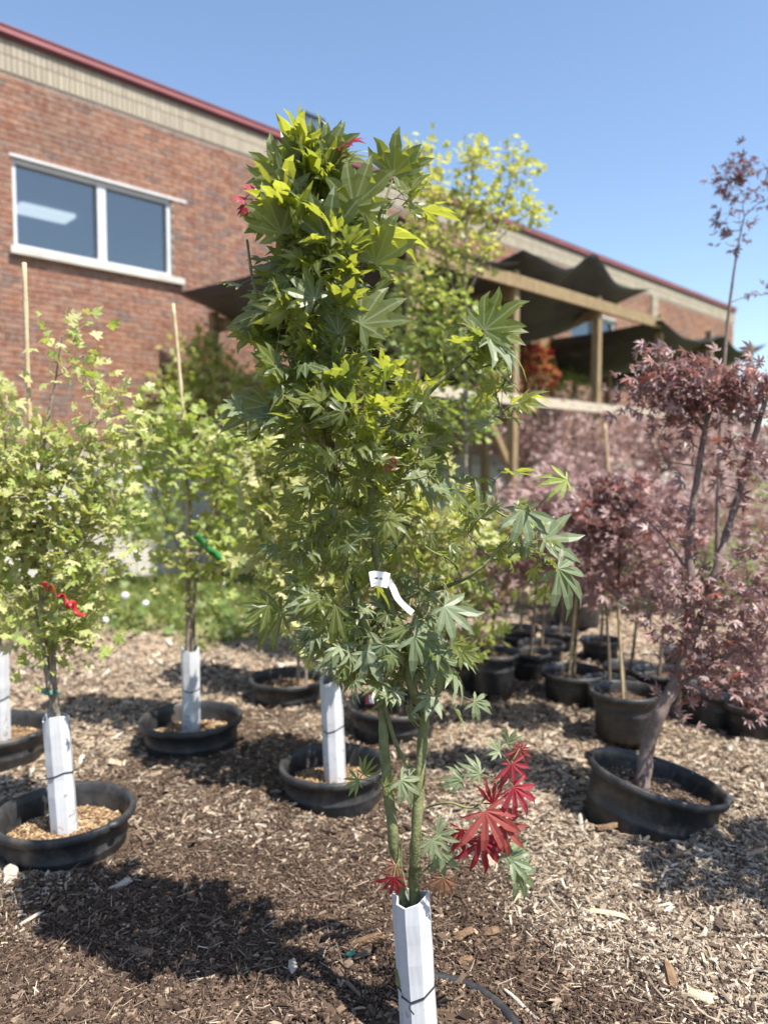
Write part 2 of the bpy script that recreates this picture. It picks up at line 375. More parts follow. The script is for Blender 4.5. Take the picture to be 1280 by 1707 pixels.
defpot('pK', G(1050, 1128, 0.05), 0.175, 0.13, 0.07, 0.2)
defpot('pE', G(1040, 1222, 0.0), 0.185, 0.25, 0.18, 0.26)
defpot('pG', G(1096, 1160, 0.0), 0.165, 0.17, 0.1, 0.2)
defpot('pH', G(1182, 1180, 0.05), 0.19, 0.17, 0.08, 0.24, R_(6))
defpot('pI', G(1262, 1198, 0.05), 0.19, 0.15, 0.09, 0.24)
defpot('pJ', G(962, 1040, 0.0), 0.235, 0.42, 0.36, 0.42)
defpot('pL', G(932, 1078, 0.0), 0.15, 0.14, 0.08, 0.2)
defpot('pM', G(1000, 1096, 0.0), 0.15, 0.15, 0.09, 0.2)
defpot('pN', G(1140, 1118, 0.0), 0.16, 0.15, 0.09, 0.2)
defpot('pO', G(866, 1072, 0.0), 0.15, 0.14, 0.08, 0.2)
POTC = np.array([[p['c'][0], p['c'][1], p['R']] for p in pots.values()])
POTK = list(pots)

# ------------------------------------------------------------------ ground
def zone(x, y):                                # 1 = pale wood chips, 0 = fine brown bark mulch; mid-ground brown also stands in for dappled shade
    w = vnoise(x, y, 0.55, 3) * 0.55 + vnoise(x, y, 0.16, 4) * 0.35
    edge = 1.95 + 0.0 * x
    back = sstep(3.9, 4.7, y + w * 1.6 + 0.55 * np.abs(x) * (x < -0.9))
    right = sstep(0.42, 0.85, x + w * 0.6 + np.minimum(y - 2.3, 0.9) * 0.45) * sstep(2.05, 2.45, y + (x - 0.6) * 0.6 + w * 0.6)
    left = sstep(1.1, 1.6, -x + w) * sstep(2.2, 2.7, y) * 0.7; back = np.maximum(back, 0.16 * sstep(2.4, 3.0, y + w))
    return np.clip(np.maximum(np.maximum(back, right), left), 0, 1)
def ground_z(x, y, hole=True):
    x = np.asarray(x, float); y = np.asarray(y, float)
    near = 1 - sstep(9, 14, np.hypot(x, y))
    z = 0.055 * vnoise(x, y, 0.9, 1) + 0.045 * vnoise(x, y, 0.33, 2) + 0.030 * vnoise(x, y, 0.12, 5) + 0.018 * vnoise(x, y, 0.05, 6)
    z = z * near
    hx, hy = x - HERO[0], y - HERO[1]; hr = np.hypot(hx, hy); ha = np.arctan2(hy, hx)
    # mulch heaped over the back and left of the nearest pot's rim
    heap = np.exp(-((hr - 0.30) / 0.11) ** 2) * (sstep(1.35, 2.0, ha) + sstep(-2.4, -2.9, ha)) * 0.05
    z = z * (1 - 0.75 * np.exp(-(hr / 0.33) ** 4)) + heap - 0.012 * np.exp(-((hr - 0.31) / 0.08) ** 2) * (1 - sstep(1.3, 1.9, ha))
    if hole:
        for k, (cx, cy, r) in zip(POTK, POTC):
            d = np.hypot(x - cx, y - cy)
            if k == 'hero': continue
            z = np.where(d < r * 0.9 - 0.03, -0.15, z - 0.015 * np.exp(-((d - r) / 0.12) ** 2))
    return z
xs = np.concatenate([-np.geomspace(320, 4.2, 26), np.arange(-4, -2.0, 0.05), np.arange(-2.0, 2.4, 0.022), np.arange(2.4, 4.6, 0.05), np.geomspace(4.8, 320, 26)])
ys = np.concatenate([-np.geomspace(300, 1, 14), np.arange(-0.5, 1.5, 0.25), np.arange(1.5, 4.6, 0.022), np.arange(4.6, 9.5, 0.05), np.geomspace(9.8, 480, 30)])
gx, gy = np.meshgrid(xs, ys); nx, ny = len(xs), len(ys)
gv = np.stack([gx, gy, ground_z(gx, gy)], -1).reshape(-1, 3)
i = np.arange(ny - 1)[:, None] * nx; j = np.arange(nx - 1)[None, :]
gf = np.stack([i + j, i + j + 1, i + nx + j + 1, i + nx + j], -1).reshape(-1, 4)
def grassw(x, y):
    w = vnoise(x, y, 0.8, 8) * 1.1 + vnoise(x, y, 0.25, 9) * 0.5
    a = sstep(6.0, 6.7, y + 0.35 * np.minimum(x, 0) * 0.4 + w) * sstep(0.2, 0.9, -x - 0.2 + w)
    b = sstep(7.4, 8.4, y + w) * sstep(0.8, 1.6, x + w)
    return np.clip(np.maximum(a, b), 0, 1)
def ground_mat():
    t = NT('mulched_ground'); z = t.attr("zone").outputs["Fac"]; g = t.attr("grass").outputs["Fac"]
    co = t.n("ShaderNodeTexCoord").outputs["Object"]
    v = t.n("ShaderNodeTexVoronoi"); v.inputs["Scale"].default_value = 55; t.l(co, v.inputs["Vector"])
    mp = t.n("ShaderNodeMapping"); mp.inputs["Scale"].default_value = (38, 90, 40); mp.inputs["Rotation"].default_value = (0, 0, 0.6); t.l(co, mp.inputs["Vector"])
    v2 = t.n("ShaderNodeTexVoronoi"); v2.inputs["Scale"].default_value = 1.0; t.l(mp.outputs[0], v2.inputs["Vector"])
    sep = t.n("ShaderNodeSeparateColor"); t.l(v2.outputs["Color"], sep.inputs[0])
    fine = t.ramp(t.noise(70, 6, 0.7), [(0.3, (0.037, 0.024, 0.017)), (0.55, (0.098, 0.066, 0.046)), (0.8, (0.21, 0.15, 0.105))])
    pale = t.ramp(sep.outputs[0], [(0, (0.11, 0.075, 0.05)), (0.4, (0.32, 0.235, 0.155)), (1.0, (0.58, 0.46, 0.33))])
    green = t.ramp(t.noise(20, 5, 0.6), [(0.3, (0.09, 0.13, 0.035)), (0.7, (0.19, 0.21, 0.07))])
    c = t.mix(t.mix(fine, pale, z), green, g)
    t.base(c, 0.92, 0.15); t.bump(t.math('ADD', t.noise(80, 5, 0.7), v2.outputs["Distance"]), 0.8, 0.02); return t.m
M['ground'] = ground_mat()
b = MB(); b.add(gv, gf, zone=zone(gv[:, 0], gv[:, 1]), grass=grassw(gv[:, 0], gv[:, 1]))
tag(b.build('ground', M['ground'], smooth=True), kind='structure')

# loose wood chips and bark crumbs: a cover nobody could count
def inpot(x, y, pad=0.0):
    m = np.zeros(len(x), bool)
    for k, (cx, cy, r) in zip(POTK, POTC):
        if k == 'hero': continue
        m |= np.hypot(x - cx, y - cy) < r + pad
    return m
CH0 = np.array([[-.5, -.5, 0], [.5, -.42, 0], [.5, .42, 0], [-.5, .5, 0], [-.42, -.4, 1], [.36, -.5, 1], [.46, .34, 1], [-.5, .36, 1]])
CHF = np.array([[4, 5, 6, 7], [0, 1, 5, 4], [1, 2, 6, 5], [2, 3, 7, 6], [3, 0, 4, 7]])
def chips_mesh(mb, x, y, z, L, Wd, T, yaw, pitch, roll, col):
    n = len(x)
    V = np.repeat(CH0[None], n, 0) + (rng.random((n, 8, 3)) - 0.5) * np.array([0.25, 0.3, 0.3])
    V[:, :, 0] *= L[:, None]; V[:, :, 1] *= Wd[:, None]; V[:, :, 2] *= T[:, None]
    cr, sr = np.cos(roll), np.sin(roll); Yv = V[:, :, 1] * cr[:, None] - V[:, :, 2] * sr[:, None]; Zv = V[:, :, 1] * sr[:, None] + V[:, :, 2] * cr[:, None]
    cp, sp = np.cos(pitch), np.sin(pitch); Xv = V[:, :, 0] * cp[:, None] - Zv * sp[:, None]; Zv = V[:, :, 0] * sp[:, None] + Zv * cp[:, None]
    cy_, sy_ = np.cos(yaw), np.sin(yaw); X2 = Xv * cy_[:, None] - Yv * sy_[:, None]; Y2 = Xv * sy_[:, None] + Yv * cy_[:, None]
    out = np.stack([X2 + x[:, None], Y2 + y[:, None], Zv + z[:, None]], -1).reshape(-1, 3)
    Fc = (CHF[None] + 8 * np.arange(n)[:, None, None]).reshape(-1, 4)
    mb.add(out, Fc, col=np.repeat(col, 8, 0))
def chip_cols(n, w, r):
    pal_f = np.array([[.078, .050, .035], [.145, .098, .068], [.054, .036, .026], [.22, .155, .110], [.122, .083, .060], [.38, .29, .205]])
    pal_c = np.array([[.42, .34, .25], [.28, .212, .148], [.53, .45, .35], [.15, .106, .078], [.35, .295, .23], [.085, .058, .043], [.62, .55, .44]])
    cf = pal_f[r.choice(6, n, p=[.27, .25, .2, .13, .1, .05])]; cc = pal_c[r.choice(7, n, p=[.22, .22, .12, .17, .13, .10, .04])]
    use = r.random(n) < w * 0.76
    return np.where(use[:, None], cc, cf) * (0.75 + 0.5 * r.random((n, 1))), use
def scatter(n, y0, y1, mn, mx, mb, ex=1.0):
    y = 1.0 / (1 / y0 + (1 / y1 - 1 / y0) * rng.random(n)); x = (rng.random(n) - 0.5) * 2 * (0.57 * y + 0.15)
    k = ~inpot(x, y, -0.005); hr = np.hypot(x - HERO[0], y - HERO[1]); ha = np.arctan2(y - HERO[1], x - HERO[0])
    k &= ~((np.abs(hr - 0.248) < 0.016) & (ha < 1.35) & (ha > -1.2) & (rng.random(n) < 0.93))
    x, y = x[k], y[k]; n = len(x); w = zone(x, y); col, big = chip_cols(n, w, rng)
    g = rng.random(n) > grassw(x, y) * 0.85; x, y, col, big, w = x[g], y[g], col[g], big[g], w[g]; n = len(x)
    L = np.where(big, 1.05, 0.42) * np.exp(rng.normal(0, 0.5, n)) * (mn + (mx - mn) * rng.random(n)); L = np.clip(L, mn * 0.5, mx * 2.0)
    Wd = L * np.where(big, 0.07 + 0.22 * rng.random(n) ** 1.8, 0.16 + 0.5 * rng.random(n) ** 1.5); T = np.minimum(L * 0.12, 0.004) + 0.0015 + 0.002 * rng.random(n)
    z = ground_z(x, y, False) - 0.015 * np.exp(-(np.min(np.stack([np.abs(np.hypot(x - c[0], y - c[1]) - c[2]) for c in POTC[1:]]), 0) / 0.12) ** 2)
    chips_mesh(mb, x, y, z + rng.random(n) * 0.007, L, Wd, T, rng.random(n) * 6.283, rng.normal(0, 0.36, n), rng.normal(0, 0.5, n), col)
mb = MB()
scatter(125000, 1.72, 3.3, 0.006, 0.023, mb)
scatter(6000, 1.75, 3.6, 0.024, 0.048, mb)
scatter(42000, 2.9, 6.0, 0.014, 0.04, mb)
scatter(14000, 5.0, 9.5, 0.03, 0.07, mb)
n_ = 9000; y_ = 1.0 / (1 / 1.75 + (1 / 5.0 - 1 / 1.75) * rng.random(n_)); x_ = (rng.random(n_) - 0.5) * 2 * (0.57 * y_ + 0.1); k_ = ~inpot(x_, y_, 0.01) & (np.hypot(x_ - HERO[0], y_ - HERO[1]) > 0.3); x_, y_ = x_[k_], y_[k_]; n_ = len(x_)
c_, _ = chip_cols(n_, np.clip(zone(x_, y_) + 0.15, 0, 1), rng); L_n = 0.025 + 0.05 * rng.random(n_) ** 2      # long shreds and fibres
chips_mesh(mb, x_, y_, ground_z(x_, y_, False) + 0.004 + 0.008 * rng.random(n_), L_n, 0.0014 + 0.0022 * rng.random(n_), np.full(n_, 0.0018), rng.random(n_) * 6.283, rng.normal(0, 0.25, n_), rng.normal(0, 0.5, n_), c_)
tag(mb.build('wood_chip_mulch', M['chip']), 'loose brown bark mulch and pale wood chips covering the ground', 'mulch', kind='stuff')

# ------------------------------------------------------------------ brick building
AL = math.atan2(1900 - 640, 1250)
wd = np.array([math.sin(AL), math.cos(AL), 0]); wnrm = np.array([math.cos(AL), -math.sin(AL), 0]); DW = 9.5
W0 = -wnrm * DW
def wallpt(t, z, o=0.0): return W0 + wd * t + wnrm * o + np.array([0, 0, z])
def wall_hit(px, py):
    d = ray(px, py); k = DW / -(d @ wnrm); p = np.array([0, 0, CAM_H]) + d * k
    return (p - W0) @ wd, p[2]
def wbox(t0, t1, o0, o1, z0, z1):
    V = box(t0, t1, o0, o1, z0, z1); out = W0 + V[:, 0:1] * wd + V[:, 1:2] * wnrm; out[:, 2] = V[:, 2]
    return out[[1, 0, 3, 2, 5, 4, 7, 6]], BOXF
T0, T1 = 1.2, 25.4
ZR = wall_hit(0, 44)[1]; ZC = ZR - 0.105; ZB = ZC - 0.38; ZBASE = 1.70
bld = empty('brick_building', wallpt(T0, 0), 'long red brick building with buff top band and red metal coping', 'building')
BO = np.array(bld.location)
tw0, zt = wall_hit(20, 260); tw1, _ = wall_hit(287, 335); _, zb_ = wall_hit(22, 411)
WZ0, WZ1 = zb_, zt; WW = tw1 - tw0
wins = [(tw0, tw1), (tw0 + 6.2, tw1 + 6.2), (tw0 + 12.3, tw1 + 12.3), (tw0 + 18.3, tw1 + 18.3)]
# mortar wall with window openings
b = MB(); cuts = [T0] + [v for w in wins for v in w] + [T1]
for a in range(0, len(cuts), 2): b.add(*wbox(cuts[a], cuts[a + 1], -0.30, -0.012, ZBASE, ZB))
for (a, c) in wins: b.add(*wbox(a, c, -0.30, -0.012, ZBASE, WZ0)); b.add(*wbox(a, c, -0.30, -0.012, WZ1, ZB))
b.add(*wbox(T0, T1, -0.30, -0.012, ZB, ZC))
b.build('wall', M['mortar'], bld, BO)
b = MB(); b.add(*wbox(T0, T1, -8, -0.31, ZC - 0.3, ZC - 0.1)); b.build('roof', M['concrete'], bld, BO)
b = MB(); b.add(*wbox(T1 - 0.3, T1, -8, -0.31, 0, ZC - 0.32)); b.build('end_wall', M['mortar'], bld, BO)
b = MB(); b.add(*wbox(T0, T1, -0.3, 0.03, -0.2, ZBASE - 0.26)); b.build('foundation', M['concrete'], bld, BO)
b = MB(); b.add(*wbox(T0, T1, -0.3, 0.10, ZBASE - 0.26, ZBASE - 0.20)); b.build('base_ledge', M['concrete'], bld, BO)
# bricks
BL, BH = 0.203, 0.0677
def brick_box(l, h): 
    V = box(-l / 2, l / 2, -0.03, 0.0, -h / 2, h / 2); V[:, 1] -= 0
    out = V[:, 0:1] * wd + V[:, 1:2] * wnrm; out[:, 2] = V[:, 2]; return out[[1, 0, 3, 2, 5, 4, 7, 6]]
VB = brick_box(BL - 0.010, BH - 0.010); FB = BOXF[[0, 1, 2, 3, 4, 5]]
me_b = MB(); me_b.add(VB, FB, tint=0.0); brick_me = me_b.mesh('brick', M['brick'])
rows = np.arange(ZBASE + BH / 2, ZB - 0.02, BH); cand = []; joined = MB()
for r, z in enumerate(rows):
    off = (r % 2) * BL / 2
    for t in np.arange(T0 + BL / 2 + off, T1 - BL / 2, BL):
        a0, a1 = t - BL / 2 + 0.005, t + BL / 2 - 0.005; cutb = False
        if WZ0 - 0.03 < z < WZ1 + 0.03:
            for wa, wc in wins:
                if a1 > wa and a0 < wc:
                    cutb = True
                    for (e0, e1) in ((a0, min(a1, wa)), (max(a0, wc), a1)):
                        if e1 - e0 > 0.02: joined.add(*wbox(e0, e1, -0.03, 0.0, z - BH / 2 + 0.005, z + BH / 2 - 0.005), tint=random.random())
        if not cutb: cand.append((t, z))
cand = np.array(cand)
pc = W0 + cand[:, :1] * wd; pc[:, 2] = cand[:, 1]
dv = pc - np.array([0, 0, CAM_H]); fw = dv[:, 1] * CP - dv[:, 2] * SP; up_ = dv[:, 1] * SP + dv[:, 2] * CP
ppx = CX + F_PX * dv[:, 0] / fw; ppy = CY - F_PX * up_ / fw
score = fw + np.where((ppx > 3) & (ppx < 340) & (ppy > 440) & (ppy < 640), 0, 50)
order = np.argsort(score); sel = order[:300]; rest = order[300:]
prd = rng.random(len(cand)) * 0.006
for q in sel:
    o = link('brick', brick_me, bld); o.location = tuple(pc[q] + wnrm * (prd[q] - 0.003) - BO)
n = len(rest); Vj = (VB[None] + (pc[rest] + wnrm * (prd[rest] - 0.003)[:, None])[:, None, :]).reshape(-1, 3)
tin = rng.random(n) * 0.6 + 0.4 * (vnoise(pc[rest, 0] * 1.4, pc[rest, 2], 0.5, 2) + 0.5)
joined.add(Vj, (FB[None] + 8 * np.arange(n)[:, None, None]).reshape(-1, 4), tint=np.repeat(tin, 8))
joined.build('brickwork', M['brick'], bld, BO, kind='stuff')
# buff soldier bricks: two rows at the top, one at the base
sb = MB(); h2 = (ZC - ZB) / 2
for (z0, z1) in ((ZB + 0.005, ZB + h2 - 0.005), (ZB + h2 + 0.005, ZC - 0.004), (ZBASE - 0.195, ZBASE - 0.006)):
    for t in np.arange(T0, T1, BH):
        sb.add(*wbox(t + 0.004, t + BH - 0.004, -0.03, 0.006 + 0.003 * random.random(), z0, z1), tint=random.random())
sb.build('soldier_course', M['buff'], bld, BO, kind='stuff')
b = MB(); b.add(*wbox(T0, T1, -0.30, -0.015, ZBASE - 0.2, ZBASE)); b.build('wall_base', M['mortar'], bld, BO)
for tp in (13.8, 19.7):
    b = MB()
    for z in np.arange(ZB - 1.9, ZB - 0.03, BH): b.add(*wbox(tp - 0.18, tp + 0.18, -0.02, 0.05, z + 0.004, z + BH - 0.004), tint=random.random())
    b.build('pilaster', M['buff'], bld, BO)
b = MB(); b.add(*wbox(T0, T1, -0.36, 0.07, ZC + 0.03, ZR)); b.add(*wbox(T0, T1, -0.37, 0.085, ZR, ZR + 0.012)); b.build('coping', M['coping'], bld, BO)
b = MB(); b.add(*wbox(T0, T1, -0.30, 0.045, ZC - 0.01, ZC + 0.03)); b.build('shadow_strip', M['coping_shade'], bld, BO)  # added dark strip that draws the shadow line beneath the coping
for wi, (a, c) in enumerate(wins):
    w = empty('window', wallpt(a, WZ0) - BO); w.parent = bld; wo = wallpt(a, WZ0); mid = a + (c - a) * 0.53
    b = MB(); fz = 0.055
    b.add(*wbox(a, c, -0.16, -0.05, WZ1 - fz, WZ1)); b.add(*wbox(a, c, -0.16, -0.05, WZ0, WZ0 + fz))
    b.add(*wbox(a, a + fz, -0.16, -0.052, WZ0 + fz, WZ1 - fz)); b.add(*wbox(c - fz, c, -0.16, -0.052, WZ0 + fz, WZ1 - fz))
    b.build('frame', M['frame_white'], w, wo)
    b = MB(); b.add(*wbox(mid - 0.055, mid + 0.055, -0.16, -0.045, WZ0 + fz, WZ1 - fz)); b.build('mullion', M['frame_white'], w, wo)
    for (p0, p1) in ((a + fz, mid - 0.055), (mid + 0.055, c - fz)):
        b = MB(); b.add(*wbox(p0, p1, -0.115, -0.105, WZ0 + fz, WZ1 - fz)); b.build('pane', M['glass'], w, wo)
    b = MB(); b.add(*wbox(a - 0.06, c + 0.14, -0.28, 0.07, WZ0 - 0.085, WZ0 - 0.004)); b.build('sill', M['concrete'], w, wo)
    b = MB(); b.add(*wbox(a - 0.03, c + 0.22 * (wi == 0), -0.02, 0.008, WZ1 + 0.002, WZ1 + 0.032)); b.build('lintel', M['frame_white'], w, wo)
    b = MB(); DR = 5.5; zc_ = WZ1 + 0.30   # the room behind
    b.add(*wbox(a - 0.8, c + 0.8, -DR - 0.1, -DR, WZ0 - 1, zc_ + 0.1)); b.add(*wbox(a - 0.8, c + 0.8, -DR, -0.31, zc_, zc_ + 0.1)); b.add(*wbox(a - 0.8, c + 0.8, -DR, -0.31, WZ0 - 1, WZ0 - 0.9))
    b.add(*wbox(a - 0.9, a - 0.8, -DR, -0.31, WZ0 - 0.9, zc_)); b.add(*wbox(c + 0.8, c + 0.9, -DR, -0.31, WZ0 - 0.9, zc_))
    b.build('room', M['room'], w, wo)
    if wi == 0:
        q0 = []
        for (qx, qy) in ((34, 342), (108, 374)):
            d = ray(qx, qy); k = (zc_ - 0.06 - CAM_H) / d[2]; p_ = np.array([0, 0, CAM_H]) + d * k; q0.append(((p_ - W0) @ wd, (p_ - W0) @ wnrm))
        (ta, oa), (tb, ob) = q0
        b = MB(); b.add(*wbox(min(ta, tb) + 0.02, max(ta, tb), max(-DR + 0.1, min(oa, ob)), max(oa, ob, -DR + 0.5), zc_ - 0.06, zc_ - 0.004)); b.build('ceiling_lamp', M['lamp'], w, wo)
# floodlight on the roof edge
ft = wall_hit(531, 240)[0]; fl = empty('roof_floodlight', wallpt(ft, ZR + 0.012, -0.15), 'dark rectangular floodlight standing on the roof edge behind the tallest leaves', 'floodlight')
fo = np.array(fl.location)
b = MB(); b.add(*wbox(ft - 0.03, ft + 0.03, -0.18, -0.12, ZR + 0.012, ZR + 0.24)); b.build('post', M['dark_metal'], fl, fo)
b = MB(); z0, z1 = ZR + 0.22, ZR + 0.56
for q in ((ft - 0.22, ft + 0.22, z0, z0 + 0.035), (ft - 0.22, ft + 0.22, z1 - 0.035, z1), (ft - 0.22, ft - 0.185, z0, z1), (ft + 0.185, ft + 0.22, z0, z1)):
    b.add(*wbox(q[0], q[1], -0.19, -0.10, q[2], q[3]))
b.build('housing', M['dark_metal'], fl, fo)
b = MB(); b.add(*wbox(ft - 0.185, ft + 0.185, -0.16, -0.13, z0 + 0.035, z1 - 0.035)); b.build('lens', M['glass'], fl, fo)

# ------------------------------------------------------------------ timber shade frame and its cloths
def spt(s, perp, z): return wallpt(s, z, DW - perp)
PS = [5.72, 7.48, 9.42, 11.3, 13.2, 15.1]; PR = [5.35, 7.25, 9.1]; ZTOP = 3.80
sh = empty('shade_pergola', spt(PS[0], PR[0], 0), 'timber post and beam frame carrying dark shade cloths along the building', 'shade frame'); SO = np.array(sh.location)
def part(name, a, c, w, h, mat='timber', root=sh, off=SO):
    b = MB(); b.add(*beam(a, c, w, h)); return b.build(name, M[mat], root, off)
for s in PS:
    for k, p in enumerate(PR): part('post', spt(s, p, -0.1), spt(s, p, ZTOP - 0.1 * k), 0.10, 0.10)
    for k in range(2): part('cross_beam', spt(s + 0.075, PR[k], ZTOP - 0.22 - 0.1 * k), spt(s + 0.075, PR[k + 1], ZTOP - 0.3 - 0.1 * k), 0.045, 0.14)
for k, p in enumerate(PR):
    for a in range(len(PS) - 1 if k else 3): part('beam', spt(PS[a] - 0.05, p - 0.076, ZTOP - 0.14 - 0.1 * k), spt(PS[a + 1] - 0.052, p - 0.076, ZTOP - 0.14 - 0.1 * k), 0.05, 0.15)
for a in range(0, 4): part('rail', spt(PS[a] - 0.04, PR[0] - 0.073, 2.28), spt(PS[a + 1] - 0.045, PR[0] - 0.073, 2.28), 0.045, 0.12, 'pale_board')
part('brace', spt(PS[1] - 0.55, PR[0], 2.15), spt(PS[1], PR[0] + 0.04, 1.5), 0.05, 0.09)
def cloth_panel(name, corners, sag, lift, label, edge=0.12):
    n = 22; u = np.linspace(0, 1, n); U, Vv = np.meshgrid(u, u); c = [np.asarray(q, float) for q in corners]
    Pn = ((1 - U) * (1 - Vv))[..., None] * c[0] + (U * (1 - Vv))[..., None] * c[1] + (U * Vv)[..., None] * c[2] + ((1 - U) * Vv)[..., None] * c[3]
    Pn[..., 2] += -sag * 16 * U * (1 - U) * Vv * (1 - Vv) - edge * 4 * (U * (1 - U) * (1 - Vv) ** 2 + U * (1 - U) * Vv ** 2 + Vv * (1 - Vv) * ((1 - U) ** 2 + U ** 2) * 0.7)
    Pn[..., 2] += lift * np.exp(-(((U - 0.5) / 0.13) ** 2 + ((Vv - 0.06) / 0.2) ** 2)) + 0.03 * vnoise(U * 5, Vv * 5, 1.0, 4)
    V = Pn.reshape(-1, 3); ii = np.arange(n - 1)[:, None] * n; jj = np.arange(n - 1)[None]
    Fq = np.stack([ii + jj, ii + jj + 1, ii + n + jj + 1, ii + n + jj], -1).reshape(-1, 4); o0 = V[0].copy()
    b = MB(); b.add(V, Fq); o = b.build(name, M['cloth'], None, o0, smooth=True); o.location = tuple(o0)
    md = o.modifiers.new("thickness", 'SOLIDIFY'); md.thickness = 0.004
    return tag(o, label, 'shade cloth', 'shade cloths on the timber frame')
zc = ZTOP + 0.03
cloth_panel('shade_cloth', [spt(PS[0] - 0.35, PR[0] - 0.15, zc + 0.10), spt(PS[1] - 0.1, PR[0] - 0.15, zc + 0.02), spt(PS[1] - 0.1, PR[2], zc - 0.2), spt(PS[0] - 0.55, PR[2], zc - 0.05)], 0.75, 0, 'dark shade cloth at the left end of the frame, nearest the window')
cloth_panel('shade_cloth', [spt(PS[1] - 0.1, PR[0] - 0.2, zc + 0.16), spt(PS[3] - 0.75, PR[0] - 0.2, zc + 0.22), spt(PS[3] - 0.75, PR[1], zc - 0.02), spt(PS[1] - 0.1, PR[1], zc - 0.05)], 0.55, 0.36, 'dark shade cloth with a raised peak over the two front posts', 0.10)
cloth_panel('shade_cloth', [spt(PS[1], PR[1] + 0.05, zc - 0.16), spt(PS[3] - 0.3, PR[1] + 0.05, zc - 0.16), spt(PS[3] - 0.3, PR[2], zc - 0.6), spt(PS[1], PR[2], zc - 0.6)], 0.8, 0, 'sagging dark shade cloth hung behind the peaked one')
cloth_panel('shade_cloth', [spt(PS[3] - 0.35, PR[0] - 0.2, zc - 0.16), spt(PS[4] + 0.05, PR[0] - 0.2, zc - 0.10), spt(PS[4] + 0.05, PR[2], zc - 0.05), spt(PS[3] - 0.35, PR[2], zc + 0.02)], 0.55, 0.0, 'grey shade cloth over the fourth bay, catching the sun', 0.20)
cloth_panel('shade_cloth', [spt(PS[4] + 0.1, PR[0] - 0.2, zc - 0.12), spt(PS[5] + 0.3, PR[0] - 0.2, zc - 0.02), spt(PS[5] + 0.3, PR[2], zc - 0.1), spt(PS[4] + 0.1, PR[2], zc - 0.05)], 0.6, 0, 'shade cloth at the far right end of the frame', 0.22)

# ------------------------------------------------------------------ pots
def make_pot(key, label, group=None, chips=0, soilc=0):
    p = pots[key]; R, h = p['R'], p['depth']; zr = p['rim']
    root = empty('nursery_pot', (p['c'][0], p['c'][1], zr - h), label, 'plant pot', group)
    if p['tilt']: 
        root.rotation_euler = (0, p['tilt'], R_(8))
    rb = R * (0.9 if key in ('R1', 'C3', 'L2') else 0.85)
    prof = [(0.001, 0.0), (rb - 0.01, 0.0), (rb, 0.012), (rb + (R - 0.014 - rb) * 0.55, h * 0.55), (rb + (R - 0.014 - rb) * 0.57 + 0.003, h * 0.57), (rb + (R - 0.014 - rb) * 0.60 + 0.003, h * 0.60), (rb + (R - 0.014 - rb) * 0.62, h * 0.62), (R - 0.014, h - 0.036), (R + 0.006, h - 0.034), (R + 0.012, h - 0.026), (R + 0.012, h - 0.006), (R + 0.006, h), (R - 0.004, h), (R - 0.012, h - 0.008), (R - 0.018, h - 0.04), (rb - 0.004, 0.02)]
    b = MB(); b.add(*lathe(prof, 56, 0.012 * (1 if key in ('L1', 'L0') else 0.5))); b.build('shell', M['pot'], root, smooth=True)
    if R > 0.23:
        for a in (2.7, 2.7 + math.pi):
            b = MB(); aa_ = a + np.linspace(-0.10, 0.10, 7); ro = np.array([R + .010, R + .020, R + .025, R + .026, R + .025, R + .020, R + .010])
            V = np.concatenate([np.stack([r_ * np.cos(aa_), r_ * np.sin(aa_), np.full(7, z_)], -1) for r_, z_ in ((np.full(7, R - .006), h + .003), (ro, h + .002), (ro, h - .022), (np.full(7, R + .004), h - .024))])
            F_ = [[q * 7 + k, q * 7 + k + 1, (q + 1) * 7 + k + 1, (q + 1) * 7 + k] for q in range(3) for k in range(6)]
            b.add(V, np.array(F_)); b.build('handle', M['pot'], root, smooth=True)
    # soil
    ms = h - (zr - p['soil']); rs = rb + (R - rb) * ms / h - 0.014; nr, na = 9, 40
    rr = np.linspace(0, 1, nr)[:, None] * rs; aa = np.arange(na)[None] * 2 * math.pi / na
    X = rr * np.cos(aa); Yq = rr * np.sin(aa); Z = ms + 0.02 * vnoise(X + p['c'][0], Yq + p['c'][1], 0.08, 7) + 0.02 * (1 - (rr / rs) ** 2)
    V = np.stack([X, Yq, Z + 0 * X], -1).reshape(-1, 3); i = np.arange(nr - 1)[:, None] * na; j = np.arange(na)[None]; k = (j + 1) % na
    b = MB(); base = np.array([.20, .125, .07]) if soilc else np.array([.09, .06, .04])
    b.add(V, np.stack([i + j, i + k, i + na + k, i + na + j], -1).reshape(-1, 4), col=np.tile(base, (len(V), 1)))
    if chips:
        n = chips; r = rs * np.sqrt(rng.random(n)) * 0.97; a = rng.random(n) * 6.283; x = r * np.cos(a); y = r * np.sin(a)
        pal = np.array([[.34, .215, .115], [.44, .31, .18], [.24, .14, .075], [.52, .41, .27], [.13, .08, .048]]) if soilc else np.array([[.10, .065, .045], [.19, .135, .095], [.055, .036, .025], [.30, .24, .18], [.14, .09, .06]])
        c = pal[rng.integers(0, 5, n)] * (0.8 + 0.4 * rng.random((n, 1))); L = 0.010 + 0.022 * rng.random(n) ** 2
        z = ms + 0.02 * vnoise(x + p['c'][0], y + p['c'][1], 0.08, 7) + 0.02 * (1 - (r / rs) ** 2) + 0.004 * rng.random(n)
        chips_mesh(b, x, y, z, L, L * 0.3, np.full(n, 0.003), rng.random(n) * 6.283, rng.normal(0, 0.3, n), rng.normal(0, 0.3, n), c)
    b.build('potting_mulch', M['chip'], root, kind='stuff')
    return root
make_pot('hero', 'black pot sunk in mulch, only its rim showing beside the nearest guard', chips=500)
G1 = 'squat black nursery pots'
make_pot('L1', 'squat black pot at lower left with tan mulch and a white guarded stem', G1, 1500, 1)
make_pot('L0', 'squat black pot cut by the left edge of the picture', G1, 700, 1)
